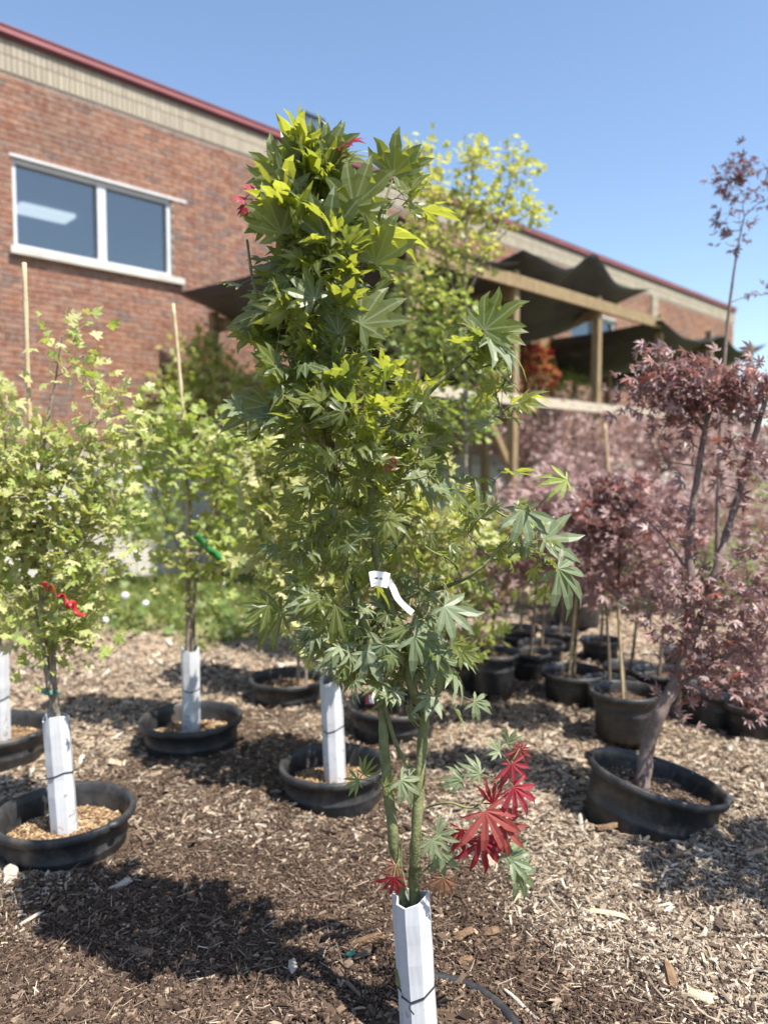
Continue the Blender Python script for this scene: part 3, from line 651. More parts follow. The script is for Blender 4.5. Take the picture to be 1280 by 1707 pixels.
make_pot('L2', 'squat black pot second from left, holding the guarded green maple with the green ribbon', G1, 900, 1)
make_pot('C3', 'squat black pot with tan mulch just left of the nearest stems', G1, 1200, 1)
make_pot('C4', 'wide black pot behind the guarded pots, left of centre, without a guard', G1, 500, 1)
make_pot('C5', 'wide black pot half hidden behind the nearest tree stems', G1, 300)
make_pot('R1', 'large squat black pot tilted down to the right, with a leaning grey trunk', G1, 1200)
make_pot('Y5', 'black pot of the tall golden maple behind the nearest foliage', G1)
G2 = 'small black pots in the back right rows'
for k, l in (('pA', 'tall black pot at the left end of the back right rows'), ('pB', 'small black pot just right of the tall one in the back row'),
             ('pF', 'low black pot behind the small one, left part of the back rows'), ('pC', 'low wide black pot in the middle of the back right rows'),
             ('pD', 'low black pot behind the upright pot with the bamboo cane'), ('pK', 'black pot at the rear, partly hidden behind the low one'),
             ('pE', 'upright black pot right behind the tilted pot, bamboo cane in it'), ('pG', 'dark pot behind the leaning grey trunk'),
             ('pH', 'wide black pot to the right of the leaning trunk, slightly tilted'), ('pI', 'black pot cut by the right edge of the picture'),
             ('pL', 'small black pot in the rearmost pot row, below the lone tall pot'), ('pM', 'small black pot in the rearmost pot row, right of the lone tall pot'), ('pN', 'small black pot in the rearmost row, behind the leaning trunk'), ('pO', 'small black pot at the left end of the rearmost pot row'),
             ('pJ', 'tall grey-black pot standing alone far behind the back rows')):
    make_pot(k, l, G2, 160)

# ------------------------------------------------------------------ tree guards
def make_guard(name, a, c, w, label, tie_f=0.5, yaw=0.0):
    a = np.asarray(a); c = np.asarray(c); d = c - a; H = np.linalg.norm(d)
    root = empty(name, a, label, 'tree guard', 'white corrugated tree guards')
    q = Vector(d).to_track_quat('Z', 'Y'); root.rotation_mode = 'QUATERNION'
    from mathutils import Quaternion
    root.rotation_quaternion = q @ Quaternion((0, 0, 1), yaw)
    sec = np.array([(-.50, -.16), (-.16, -.50), (.08, -.44), (.14, -.50), (.40, -.36), (.50, -.02), (.36, .34), (.02, .50), (-.36, .36), (-.52, .06), (-.56, -.20), (-.44, -.30)]) * w
    inn = sec * 0.90
    nz = 9; zz = np.linspace(0, 1, nz) * H; m = len(sec); b = MB(); V = []
    for k, z in enumerate(zz):
        f = 1 + 0.02 * math.sin(3 * k) - 0.05 * math.exp(-((z / H - tie_f) / 0.06) ** 2)
        jag = (0.012 * rng.random(m) - 0.006 + 0.012 * np.sin(np.arange(m) * 1.3)) if k == nz - 1 else np.zeros(m)
        V.append(np.c_[sec * f, z + jag]); V.append(np.c_[inn * f, z + jag])
    V = np.concatenate(V); Fq = []
    for k in range(nz - 1):
        o = 2 * m * k; u = 2 * m * (k + 1)
        for e in range(m - 1): Fq += [[o + e, o + e + 1, u + e + 1, u + e], [o + m + e + 1, o + m + e, u + m + e, u + m + e + 1]]
        for e in (0, m - 1): Fq += [[o + e, u + e, u + m + e, o + m + e]]
    u = 2 * m * (nz - 1)
    for e in range(m - 1): Fq.append([u + e, u + e + 1, u + m + e + 1, u + m + e])
    b.add(V, np.array(Fq)); b.build('sleeve', M['guard'], root)
    ring = np.array([[x * 1.0, y * 1.0, tie_f * H + 0.01 * math.sin(2 * math.atan2(y, x))] for x, y in np.concatenate([sec, sec[:1]]) * 0.985])
    b = MB(); b.add(*tube(ring, 0.0032, 6)); b.add(*tube(np.array([ring[4], ring[4] + [0.02, -0.012, 0.004], ring[4] + [0.035, -0.006, -0.004]]), 0.002, 5)); b.build('cable_tie', M['tie'], root)
    return root
gh = np.array([HERO[0] - 0.012, HERO[1], -0.02])
make_guard('tree_guard', gh, P(686, 1492, HERO[1]), 0.098, 'white guard in the foreground, below the red leaves', 0.42, 0.35)
make_guard('tree_guard', [*G(110, 1393, 0.03)[:2], 0.02], P(94, 1193, pots['L1']['c'][1]), 0.10, 'white guard in the lower left pot, twig shadows on it', 0.54, 0.1)
make_guard('tree_guard', [*G(3, 1238, 0.03)[:2], 0.02], P(-1, 1085, pots['L0']['c'][1]), 0.09, 'white guard cut by the left edge of the picture', 0.5, 0.6)
make_guard('tree_guard', [*G(319, 1228, 0.03)[:2], 0.02], P(317, 1082, pots['L2']['c'][1]), 0.095, 'white guard on the maple with the green ribbon', 0.56, 1.0)
make_guard('tree_guard', [*G(560, 1311, 0.03)[:2], 0.02], P(552, 1131, pots['C3']['c'][1]), 0.10, 'white guard just left of the nearest stems', 0.56, 0.3)

# ------------------------------------------------------------------ leaves
def palmate(angs, lens, wid, sinus, fold=0.18, droop=0.25, cup=0.0, fine=True, seed=0):
    r = np.random.default_rng(seed); V = [(0, 0, 0)]; rib = [1.0]; Fc = []
    order = np.argsort(angs); angs = np.array(angs)[order] + r.normal(0, 0.04, len(angs)); lens = np.array(lens)[order] * (1 + 0.09 * r.normal(0, 1, len(angs))); n = len(angs); ld = r.normal(0, 0.16, n)
    def pt(a, rad, off):
        x = math.sin(a) * rad + math.cos(a) * off; y = math.cos(a) * rad - math.sin(a) * off
        return x, y, fold * abs(off) - droop * (x * x + y * y) + cup * math.hypot(x, y)
    sin_i = []
    ea = [angs[0] - 0.25] + [(angs[k] + angs[k + 1]) / 2 for k in range(n - 1)] + [angs[-1] + 0.25]
    for k, a in enumerate(ea):
        rad = sinus * (0.45 if k in (0, n) else 1) * min(lens[max(k - 1, 0)], lens[min(k, n - 1)]); sin_i.append(len(V)); V.append(pt(a, rad, 0)); rib.append(0.15)
    for k, a in enumerate(angs):
        L = lens[k]; w = wid * L * (0.9 + 0.2 * r.random()); a2 = a + r.normal(0, 0.05)
        st = [(0.58, w), (0.80, w * 0.58)] if fine else [(0.6, w)]
        li, ri, mi = [], [], []
        for (t, ww) in st:
            li.append(len(V)); x, y, z = pt(a2, L * t, -ww); V.append((x, y, z + ld[k] * t * t * L)); rib.append(0.0)
            mi.append(len(V)); x, y, z = pt(a2, L * t, 0); V.append((x, y, z + ld[k] * t * t * L)); rib.append(1.0)
            ri.append(len(V)); x, y, z = pt(a2, L * t, ww); V.append((x, y, z + ld[k] * t * t * L)); rib.append(0.0)
        tp = len(V); x, y, z = pt(a2 + r.normal(0, 0.06), L, 0); V.append((x, y, z - 0.04 * L + ld[k] * 1.1 * L)); rib.append(0.8)
        s0, s1 = sin_i[k], sin_i[k + 1]
        Fc += [[0, mi[0], s0], [s0, mi[0], li[0]], [0, s1, mi[0]], [s1, ri[0], mi[0]]]
        for q in range(len(st) - 1):
            Fc += [[li[q], mi[q], mi[q + 1]], [li[q], mi[q + 1], li[q + 1]], [mi[q], ri[q], ri[q + 1]], [mi[q], ri[q + 1], mi[q + 1]]]
        Fc += [[li[-1], mi[-1], tp], [mi[-1], ri[-1], tp]]
    return np.array(V), np.array(Fc), np.array(rib)
D = math.radians
MOON = [palmate([0, D(30), -D(30), D(62), -D(62), D(100), -D(100)], [1, .97, .97, .84, .84, .55, .55], 0.155, 0.52, 0.25, dr, cu, True, s)
        for s, (dr, cu) in enumerate([(0.10, 0.05), (0.28, 0.0), (0.05, 0.25), (0.42, 0.0), (-0.05, 0.12), (0.6, 0.1), (0.2, 0.35), (0.35, 0.15)])]
FINGER = [palmate([0, D(32), -D(32), D(66), -D(66), D(108), -D(108)], [1, .95, .95, .8, .8, .5, .5], 0.125, 0.33, 0.22, dr, cu, True, s + 20)
          for s, (dr, cu) in enumerate([(0.12, 0.05), (0.35, 0.0), (0.5, 0.0), (0.75, 0.1), (0.25, 0.3)])]
SLIM = [palmate([0, D(30), -D(30), D(60), -D(60), D(98), -D(98)], [1, .96, .96, .82, .82, .5, .5], 0.098, 0.24, 0.3, dr, cu, True, s + 80) for s, (dr, cu) in enumerate([(0.25, 0.05), (0.45, 0.0), (0.6, 0.1)])]
VINE = [palmate([0, D(40), -D(40), D(85), -D(85)], [1, .92, .92, .66, .66], 0.23, 0.6, 0.2, dr, 0, False, s + 40) for s, dr in enumerate([0.1, 0.3, -0.15])]
THIN = [palmate([0, D(38), -D(38), D(80), -D(80)], [1, .92, .92, .66, .66], 0.12, 0.3, 0.2, dr, 0, False, s + 60) for s, dr in enumerate([0.15, 0.4, -0.1])]
def frames(f, nrm):
    f = f / (np.linalg.norm(f, axis=1)[:, None] + 1e-9)
    x = np.cross(f, nrm); x /= np.linalg.norm(x, axis=1)[:, None] + 1e-9
    z = np.cross(x, f); return np.stack([x, f, z], -1)             # columns
def leaves_mesh(mb, forms, pos, Rm, sc, which, tint):
    for k, (V, Fc, rib) in enumerate(forms):
        m = which == k; n = m.sum()
        if not n: continue
        out = np.einsum('nij,vj->nvi', Rm[m], V) * sc[m][:, None, None] + pos[m][:, None, :]
        mb.add(out.reshape(-1, 3), (Fc[None] + len(V) * np.arange(n)[:, None, None]).reshape(-1, 3), rib=np.tile(rib, n), tint=np.repeat(tint[m], len(V)))
_leafme = {}
def leaf_meshes(forms, mat, tag_):
    if (tag_, mat.name) not in _leafme:
        out = []
        for V, Fc, rib in forms:
            b = MB(); b.add(V, Fc, rib=rib, tint=0.0); out.append(b.mesh('leaf', mat))
        _leafme[(tag_, mat.name)] = out
    return _leafme[(tag_, mat.name)]
def leaf_objects(root, off, forms, mat, ftag, pos, Rm, sc, which):
    mes = leaf_meshes(forms, mat, ftag)
    for p, R, s, w in zip(pos, Rm, sc, which):
        o = link('leaf', mes[w], root); m = Matrix((R * s).tolist()).to_4x4(); m.translation = Vector(p - off); o.matrix_local = m
def resample(path, rad, k=5):
    p = smooth_path(path, k); r = np.interp(np.linspace(0, 1, len(p)), np.linspace(0, 1, len(rad)), rad); return p, r
CAMP = np.array([0, 0, CAM_H])
def tree(name, base, stems, clusters, forms, ftag, mats, leaf_size, per, bark, label, cat='tree', group=None, spread_=0.10, upw=0.35, n_obj=0, petiole=False, twig_r=0.0022, face=0.0, matsel=None, knots=True, keep=None, upf=None, scf=None, whichf=None):
    """stems: list of (3D path, radii); clusters: array (n,3) of twig tips; leaves spread round each tip."""
    root = empty(name, base, label, cat, group); off = np.asarray(base, float)
    stem_pts = []
    for k, (path, rad) in enumerate(stems):
        p, r = resample(path, rad, 7)
        if knots:
            r = r * (1 + 0.06 * np.sin(np.arange(len(r)) * 1.9 + k)); p = p + 0.07 * r[:, None] * rng.normal(0, 1, p.shape) * (np.arange(len(p)) > 0)[:, None]
        b = MB(); b.add(*tube(p, r, 10 if r.max() > 0.008 else 6)); b.build('trunk' if k == 0 else 'stem', M[bark], root, off, smooth=True)
        stem_pts.append(p)
    S = np.concatenate(stem_pts); br = MB()
    clusters = np.asarray(clusters)
    G_ = S.copy(); near_ = np.array([np.min(np.linalg.norm(S - c, axis=1)) for c in clusters])
    for c in clusters[np.argsort(near_)]:           # twigs fork off the stems and off earlier twigs
        dd = G_ - c; h = np.hypot(dd[:, 0], dd[:, 1]); cost = np.linalg.norm(dd, axis=1) + 1.5 * np.maximum(0, dd[:, 2] + 0.25 * h)
        q = G_[np.argmin(cost)]; L_b = np.linalg.norm(c - q); m = (q + c) / 2 + np.array([0, 0, -0.08 * L_b]) + rng.normal(0, 0.07 * L_b + 0.004, 3)
        t = np.linspace(0, 1, 6)[:, None]; path = (1 - t) ** 2 * q + 2 * t * (1 - t) * m + t ** 2 * c
        br.add(*tube(path, np.linspace(twig_r * (1.1 + 1.6 * min(L_b, 0.4) / 0.4), twig_r * 0.6, 6), 4)); G_ = np.concatenate([G_, path[2:5]])
    N = len(clusters) * per
    ci = np.repeat(np.arange(len(clusters)), per); C = clusters[ci]
    axis = S.mean(0); outw = C - np.array([np.interp(C[:, 2], np.sort(S[:, 2]), S[np.argsort(S[:, 2]), a]) for a in (0, 1, 2)]).T; outw[:, 2] = 0
    outw /= np.linalg.norm(outw, axis=1)[:, None] + 1e-6
    if keep is not None:
        kk_ = rng.random(N) < keep(C); ci = ci[kk_]; C = C[kk_]; outw = outw[kk_]; N = len(C)
    rnd = rng.normal(0, 1, (N, 3)); rnd /= np.linalg.norm(rnd, axis=1)[:, None]
    pos = C + rnd * spread_ * (0.35 + 0.65 * rng.random((N, 1)))
    f = rnd * np.array([1, 1, 0.5]) + 0.5 * outw; f[:, 2] += (upw if upf is None else upf(C)) + 0.35 * rng.normal(0, 1, N)
    nr = np.array([0.3, -0.15, 0.9]) + 0.7 * rng.normal(0, 1, (N, 3))
    if face: nr = nr + face * (CAMP - pos) / np.linalg.norm(CAMP - pos, axis=1)[:, None]
    Rm = frames(f, nr); sc = leaf_size * (0.55 + 0.6 * rng.random(N)) * (1 if scf is None else scf(C)); which = rng.integers(0, len(forms), N) if whichf is None else whichf(C); tint = rng.random(N)
    if petiole:
        for p_, c_ in zip(pos, C):
            br.add(*tube(np.array([c_, (c_ + p_) / 2 + [0, 0, 0.006], p_]), [0.0013, 0.001, 0.0009], 3, False))
    br.build('branches', M[bark], root, off, kind='stuff')
    mi = np.zeros(N, int) if matsel is None else matsel(pos)
    near = np.argsort(np.linalg.norm(pos - CAMP, axis=1)); isobj = np.zeros(N, bool); isobj[near[:n_obj]] = True
    for k, mname in enumerate(mats):
        m = (mi == k) & isobj
        if m.any(): leaf_objects(root, off, forms, M[mname], ftag, pos[m], Rm[m], sc[m], which[m])
        m = (mi == k) & ~isobj
        if m.any():
            b = MB(); leaves_mesh(b, forms, pos[m], Rm[m], sc[m], which[m], tint[m]); b.build('foliage', M[mname], root, off, kind='stuff')
    return root
def blob_clusters(blobs, Y, n, depth=None, seed=0):
    """blobs: (px, py, rx, ry[, dY]) ellipsoids measured on the plane y = Y"""
    r = np.random.default_rng(seed); w = np.array([b[2] * b[3] for b in blobs], float); w /= w.sum(); out = []
    for k in r.choice(len(blobs), n, p=w):
        b = blobs[k]; Yb = Y + (b[4] if len(b) > 4 else 0); v = r.normal(0, 1, 3); v *= r.random() ** 0.45 / np.linalg.norm(v)
        c = P(b[0], b[1], Yb); m = mpp(Yb); out.append(c + np.array([v[0] * b[2] * m, v[1] * (b[2] + b[3]) / 2 * m * (depth or 0.9), v[2] * b[3] * m]))
    return np.array(out)
def path(pts, Y, wob=0.02, first=None):
    o = []
    for k, q in enumerate(pts):
        yy = Y + (q[2] if len(q) > 2 else (0 if k == 0 else wob * math.sin(k * 2.1))); o.append(P(q[0], q[1], yy))
    if first is not None: o[0] = np.asarray(first, float)
    return np.array(o)

# ------------------------------------------------------------------ the nearest tree
HY = HERO[1]
hst = [
    (path([(668, 1640), (668, 1500), (655, 1400), (641, 1250), (637, 1180), (622, 1100), (598, 1010), (575, 940), (556, 870), (548, 800), (540, 740), (530, 690), (508, 620), (492, 520), (478, 420), (468, 320)], HY), [0.0145, 0.014, 0.0135, 0.013, 0.012, 0.011, 0.0095, 0.008, 0.006, 0.003]),
    (path([(694, 1640), (690, 1490), (692, 1400), (701, 1280), (706, 1190), (690, 1155), (668, 1080), (648, 1000), (628, 930), (621, 850), (613, 760), (596, 700), (572, 640), (552, 560), (545, 450), (536, 330), (526, 262)], HY), [0.0145, 0.014, 0.0138, 0.0132, 0.012, 0.0105, 0.009, 0.0078, 0.006, 0.003]),
    (path([(590, 985), (566, 930), (552, 900), (560, 830), (556, 760), (540, 690), (520, 640), (460, 560), (425, 480), (412, 400)], HY, 0.05), [0.009, 0.008, 0.006, 0.003]),
    (path([(648, 1000), (720, 985), (790, 955), (850, 892), (892, 850)], HY, 0.05), [0.006, 0.005, 0.003]),
    (path([(616, 800), (670, 710), (730, 640), (790, 585), (806, 548)], HY, 0.06), [0.006, 0.005, 0.0025]),
    (path([(706, 1192), (722, 1172), (742, 1110), (760, 1040)], HY), [0.006, 0.005, 0.003]),
    (path([(640, 1172), (658, 1235), (675, 1268), (694, 1292)], HY, 0.0), [0.006, 0.0065, 0.006]),
    (path([(690, 1357), (712, 1345), (748, 1338), (790, 1345), (830, 1305), (858, 1262)], HY), [0.004, 0.003, 0.0018]),
    (path([(560, 590), (600, 450), (640, 340), (662, 278)], HY, 0.04), [0.006, 0.004, 0.002]),
    (path([(680, 1490), (668, 1440), (672, 1390)], HY - 0.03, 0.0), [0.003, 0.0025, 0.0015]),
    (path([(690, 1470), (730, 1430), (780, 1400), (830, 1420)], HY - 0.02, 0.0), [0.0035, 0.003, 0.0015]),
]
sl_ = [(250, 500, 560), (280, 470, 580), (310, 458, 590), (340, 440, 612), (370, 422, 632), (400, 408, 640), (450, 392, 640), (500, 398, 640), (550, 405, 645), (600, 410, 655), (640, 425, 720), (680, 425, 770), (720, 435, 770), (760, 435, 760), (800, 435, 750), (850, 440, 765), (900, 445, 790), (950, 450, 800), (1000, 450, 780), (1040, 465, 750), (1080, 550, 760), (1120, 575, 755)]
sl_ = np.array(sl_, float); r = np.random.default_rng(3); hc = []
den = np.interp(sl_[:, 0], [200, 350, 560, 640, 800, 1000, 1120], [0.9, 1.5, 1.4, 1.0, 0.75, 0.7, 0.6]) * (sl_[:, 2] - sl_[:, 1])
for _ in range(262):
    py = r.choice(sl_[:, 0], p=den / den.sum()) + r.uniform(-20, 20); l = np.interp(py, sl_[:, 0], sl_[:, 1]) + 30; rr_ = np.interp(py, sl_[:, 0], sl_[:, 2]) - 26
    v = r.normal(0, 1, 2); v *= r.random() ** 0.42 / np.linalg.norm(v); hw = (rr_ - l) / 2
    c = P((l + rr_) / 2 + v[0] * hw, py, HY); c[1] += v[1] * hw * mpp(HY) * 0.7; hc.append(c)
hc += [P(x, y, HY + d) for x, y, d in [(655, 305, 0), (662, 330, .02), (645, 350, -.03), (640, 310, .03), (800, 555, .0), (840, 600, .03), (850, 640, -.02), (835, 690, .0), (790, 620, .05), (770, 600, .02), (820, 660, .06), (880, 900, 0), (900, 930, .03), (930, 940, -.02), (860, 870, .02), (850, 930, -.03), (800, 830, .02), (780, 890, -.03), (825, 800, 0), (440, 690, -.02), (570, 1070, -.05), (600, 1060, .04), (650, 1120, .03), (560, 1100, .02), (700, 1130, .04), (480, 1000, -.03), (520, 1040, .02), (600, 1110, -.06), (690, 1090, -.06), (730, 1100, -.05), (745, 1130, -.02), (620, 1140, -.04)]]
def hero_sel(pos):
    z = pos[:, 2]; p = sstep(1.35, 0.95, z) * 0.75 + 0.06
    return (np.random.default_rng(8).random(len(pos)) < p).astype(int)
HF = MOON + FINGER
def hero_which(C):
    u = rng.random(len(C)) < sstep(1.75, 1.25, C[:, 2]); return np.where(u, len(MOON) + rng.integers(0, len(FINGER), len(C)), rng.integers(0, len(MOON), len(C)))
hero = tree('maple_tree', HERO, hst, hc, HF, 'herof', ['leaf_hero', 'leaf_pale'], 0.076, 7, 'bark_green', 'tall green maple in focus in the foreground, with red leaves low on its right', 'tree', None, 0.085, 0.30, 250, True, 0.0024, 0.35, hero_sel, True, lambda C: np.interp(C[:, 2], [0.7, 0.95, 1.2, 1.6, 1.8, 2.05, 2.4], [.72, .60, .44, .42, .40, .34, .32]), lambda C: np.interp(C[:, 2], [0.8, 1.3, 1.8, 2.1], [-.6, -.2, .3, .85]), lambda C: np.interp(C[:, 2], [0.8, 1.4, 1.8, 2.0, 2.2], [.82, .80, .92, 1.05, 1.2]), hero_which)
# leaves one can single out on it: (px, py of the base, direction in the picture, size m, facing, material, depth)
def solo(px, py, deg, size, mat, dY=0.0, face=0.8, form=1, forms=FINGER, ft='finger', lift=0.4):
    p = P(px, py, HY + dY); a = R_(deg); f = np.array([[math.cos(a), -0.15, math.sin(a)]]); nr = np.array([[0.1, -face, lift]])
    leaf_objects(hero, HERO, forms, M[mat], ft, [p], frames(f, nr), [size], [form])
H_ = [(528, 272, 95, .092, 'leaf_hero', -.02, 1.0, 2), (545, 262, 62, .10, 'leaf_hero', -.01, .8, 0), (566, 246, 36, .065, 'leaf_crimson', -.05, .15, 1), (508, 290, 120, .10, 'leaf_hero', -.03, .8, 2),
      (655, 292, 80, .10, 'leaf_hero', -.02, .7, 2), (668, 290, 50, .09, 'leaf_hero', 0, .7, 0), (408, 332, 160, .034, 'leaf_red', -.10, .3, 1), (420, 320, 110, .028, 'leaf_red', -.10, .3, 1), (412, 345, 205, .03, 'leaf_crimson', -.10, .6, 1),
      (806, 550, 28, .115, 'leaf_hero', -.05, .6, 2), (815, 556, 5, .10, 'leaf_hero', -.04, .6, 0), (815, 562, -32, .115, 'leaf_pale', -.07, .2, 3), (448, 676, 178, .13, 'leaf_hero', -.06, .5, 1), (525, 500, 135, .09, 'leaf_hero', -.14, .7, 0),
      (590, 345, 70, .13, 'leaf_hero', -.1, .8, 0), (470, 390, 110, .11, 'leaf_hero', -.1, .8, 2), (600, 540, 30, .13, 'leaf_hero', -.12, .8, 0), (545, 400, 80, .13, 'leaf_hero', -.12, .9, 0), (470, 310, 100, .11, 'leaf_hero', -.05, .8, 2), (625, 440, 60, .12, 'leaf_hero', -.08, .8, 2)]
for q in H_: solo(q[0], q[1], q[2], q[3], q[4], q[5], q[6], q[7], MOON, 'moon')
L_ = [(808, 1352, -62, .135, 'leaf_red', -.06), (855, 1312, -55, .095, 'leaf_red', -.04), (853, 1272, -75, .075, 'leaf_red', -.03), (866, 1248, -95, .055, 'leaf_red', .0), (866, 1252, 70, .03, 'leaf_red', .0), (768, 1382, -110, .075, 'leaf_crimson', -.03), (802, 1402, -80, .10, 'leaf_crimson', -.04),
      (820, 1340, 80, .06, 'leaf_crimson', -.02), (835, 1375, -35, .085, 'leaf_red', -.03), (815, 1392, -100, .08, 'leaf_red', -.02), (720, 1400, -90, .06, 'leaf_pale', -.05), (735, 1422, -80, .065, 'leaf_pale', -.04), (728, 1392, 20, .06, 'leaf_pale', -.03), (850, 1432, -20, .07, 'leaf_pale', -.02), (862, 1452, -35, .075, 'leaf_pale', -.03), (838, 1420, 0, .06, 'leaf_pale', -.02),
      (738, 1462, -88, .07, 'leaf_bronze', -.06), (660, 1442, -130, .05, 'leaf_bronze', -.05), (656, 1462, -100, .06, 'leaf_crimson', -.07), (640, 1312, 20, .05, 'leaf_hero', -.04), (668, 1300, -30, .07, 'leaf_pale', -.05), (832, 1252, 150, .045, 'leaf_pale', .02), (800, 1290, 140, .05, 'leaf_pale', .0), (845, 1240, 60, .045, 'leaf_pale', .03), (770, 1300, 160, .055, 'leaf_pale', .01), (598, 1300, 200, .05, 'leaf_mid', .05), (606, 1290, 60, .05, 'leaf_mid', .06), (740, 1010, -40, .10, 'leaf_pale', -.1), (790, 1170, -30, .06, 'leaf_pale', 0),
      (930, 948, -35, .11, 'leaf_pale', -.04), (905, 900, 10, .10, 'leaf_pale', .0), (870, 850, -80, .10, 'leaf_pale', -.04), (945, 800, 185, .07, 'leaf_lime', -.02), (800, 865, 95, .09, 'leaf_hero', -.05), (565, 1075, -70, .085, 'leaf_pale', -.09), (610, 1085, -60, .09, 'leaf_pale', -.1), (690, 1060, -30, .10, 'leaf_pale', -.1), (730, 1095, -50, .09, 'leaf_pale', -.08), (640, 1075, -110, .085, 'leaf_pale', -.1), (470, 1020, 200, .11, 'leaf_hero', -.08), (560, 1010, 230, .11, 'leaf_hero', -.1), (660, 775, 160, .035, 'leaf_red', -.12)]
for q in L_: solo(*q[:6], 0.8, random.randrange(3), SLIM, 'slim', 0.5) if q[4] != 'leaf_pale' else solo(*q[:6], 0.8, random.randrange(5), lift=0.5)

GP = np.concatenate([resample(p_, r_, 7)[0] for p_, r_ in hst] + [np.array(hc)]); pt_ = MB()
for q in H_ + L_:                                   # stalks that carry these leaves
    e_ = P(q[0], q[1], HY + q[5]); g_ = GP[np.argmin(np.linalg.norm(GP - e_, axis=1))]; l_ = np.linalg.norm(e_ - g_)
    t_ = np.linspace(0, 1, 6)[:, None]; m_ = (e_ + g_) / 2 + np.array([0, 0, 0.10 * l_])
    pt_.add(*tube((1 - t_) ** 2 * g_ + 2 * t_ * (1 - t_) * m_ + t_ ** 2 * e_, np.linspace(0.0012 + 0.008 * min(l_, .2), 0.0010, 6), 5)); GP = np.concatenate([GP, e_[None]])
pt_.build('leaf_stalks', M['bark_green'], hero, HERO, kind='stuff')

# ------------------------------------------------------------------ the other potted trees
def top(g): return g
def potbase(k): p = pots[k]; return np.array([p['c'][0], p['c'][1], p['soil']])
YL = pots['L1']['c'][1]
tree('maple_tree', potbase('L1'), [
    (path([(104, 1385), (92, 1190), (82, 1140), (74, 1060), (68, 960), (64, 860), (74, 740), (92, 640), (104, 560)], YL), [.014, .013, .011, .008, .005, .002]),
    (path([(110, 1385), (96, 1190), (90, 1120), (96, 1040), (130, 920), (190, 830)], YL), [.012, .011, .009, .006, .003]),
    (path([(78, 1100), (50, 980), (20, 860), (10, 740), (12, 660)], YL), [.007, .005, .003]),
    (path([(66, 900), (100, 820), (140, 740), (158, 660)], YL), [.005, .004, .002])],
    blob_clusters([(85, 940, 115, 110), (75, 830, 125, 80), (60, 760, 95, 45), (100, 1040, 85, 50), (-10, 860, 60, 130), (175, 860, 50, 70), (150, 760, 45, 40), (75, 1100, 40, 20)], YL, 300, 0.8, 1).tolist() + blob_clusters([(112, 640, 75, 60), (112, 550, 40, 40), (8, 640, 40, 70), (190, 700, 50, 60)], YL, 24, 0.8, 91).tolist(),
    VINE, 'vine', ['leaf_tan', 'leaf_lime'], 0.043, 7, 'bark_grey', 'bushy yellow-green maple at the left with a bamboo cane and red ribbon', 'tree', None, 0.11, 0.1, 150, False, 0.0018, 0.3, lambda p: (np.random.default_rng(2).random(len(p)) < 0.25).astype(int))
Y0 = pots['L0']['c'][1]
tree('maple_tree', potbase('L0'), [(path([(3, 1230), (0, 1080), (-15, 950), (-20, 800), (-15, 690)], Y0), [.014, .012, .009, .003])],
    blob_clusters([(-20, 950, 55, 110), (-25, 800, 60, 110), (-20, 680, 45, 70)], Y0, 90, 0.9, 2), VINE, 'vine', ['leaf_tan'], 0.06, 8, 'bark_grey', 'yellow-green maple mostly beyond the left edge of the picture', 'tree', None, 0.09, 0.1)
Y2 = pots['L2']['c'][1]
tree('maple_tree', potbase('L2'), [
    (path([(315, 1225), (313, 1080), (314, 1010), (312, 930), (318, 850), (305, 760), (300, 690)], Y2), [.013, .012, .011, .008, .005, .0025]),
    (path([(323, 1225), (322, 1080), (324, 1000), (332, 920), (360, 840), (380, 760), (385, 700)], Y2), [.012, .011, .009, .006, .0025]),
    (path([(316, 960), (280, 870), (250, 800), (240, 750)], Y2), [.006, .004, .002])],
    blob_clusters([(320, 790, 95, 65), (300, 710, 75, 40), (385, 720, 50, 45), (325, 900, 75, 60), (245, 780, 45, 50), (390, 810, 40, 60), (330, 970, 50, 30)], Y2, 160, 0.9, 3),
    VINE, 'vine', ['leaf_lime', 'leaf_tan'], 0.056, 6, 'bark_grey', 'light green maple second from left, green ribbon tied to its stem', 'tree', None, 0.13, 0.1, 100, False, 0.002, 0.2, lambda p: (np.random.default_rng(4).random(len(p)) < 0.3).astype(int))
Y3 = pots['C3']['c'][1]
tree('maple_tree', potbase('C3'), [
    (path([(556, 1305), (552, 1130), (548, 1020), (540, 920), (530, 820), (525, 740)], Y3), [.013, .012, .010, .007, .003]),
    (path([(562, 1305), (556, 1130), (570, 1010), (620, 900), (670, 820), (700, 760)], Y3), [.012, .011, .008, .005, .0025]),
    (path([(552, 1080), (510, 990), (470, 900), (450, 820)], Y3), [.007, .005, .0025])],
    blob_clusters([(510, 830, 100, 120), (650, 820, 100, 100), (475, 930, 65, 120), (700, 960, 70, 50), (470, 780, 50, 60), (590, 960, 80, 80), (740, 870, 70, 70), (560, 1060, 60, 40), (465, 800, 45, 70)], Y3, 420, 0.8, 4),
    VINE, 'vine', ['leaf_tan', 'leaf_lime'], 0.052, 6, 'bark_grey', 'light green maple right behind the nearest tree, white guard on its stem', 'tree', None, 0.09, 0.1, 60, False, 0.0018, 0.2, lambda p: (np.random.default_rng(4).random(len(p)) < 0.15).astype(int))
Y4 = pots['C4']['c'][1]
tree('maple_tree', potbase('C4'), [(path([(498, 1140), (496, 1060), (485, 960), (470, 860), (465, 790)], Y4), [.013, .011, .008, .003]), (path([(510, 1140), (512, 1060), (520, 960), (530, 880)], Y4), [.009, .008, .003])],
    blob_clusters([(470, 900, 70, 90), (500, 1000, 60, 60), (440, 820, 50, 60)], Y4, 120, 0.9, 5), VINE, 'vine', ['leaf_mid'], 0.07, 8, 'bark_grey', 'mid green maple in the wide unguarded pot left of centre', 'tree', None, 0.1, 0.1)
Y5 = pots['C5']['c'][1]
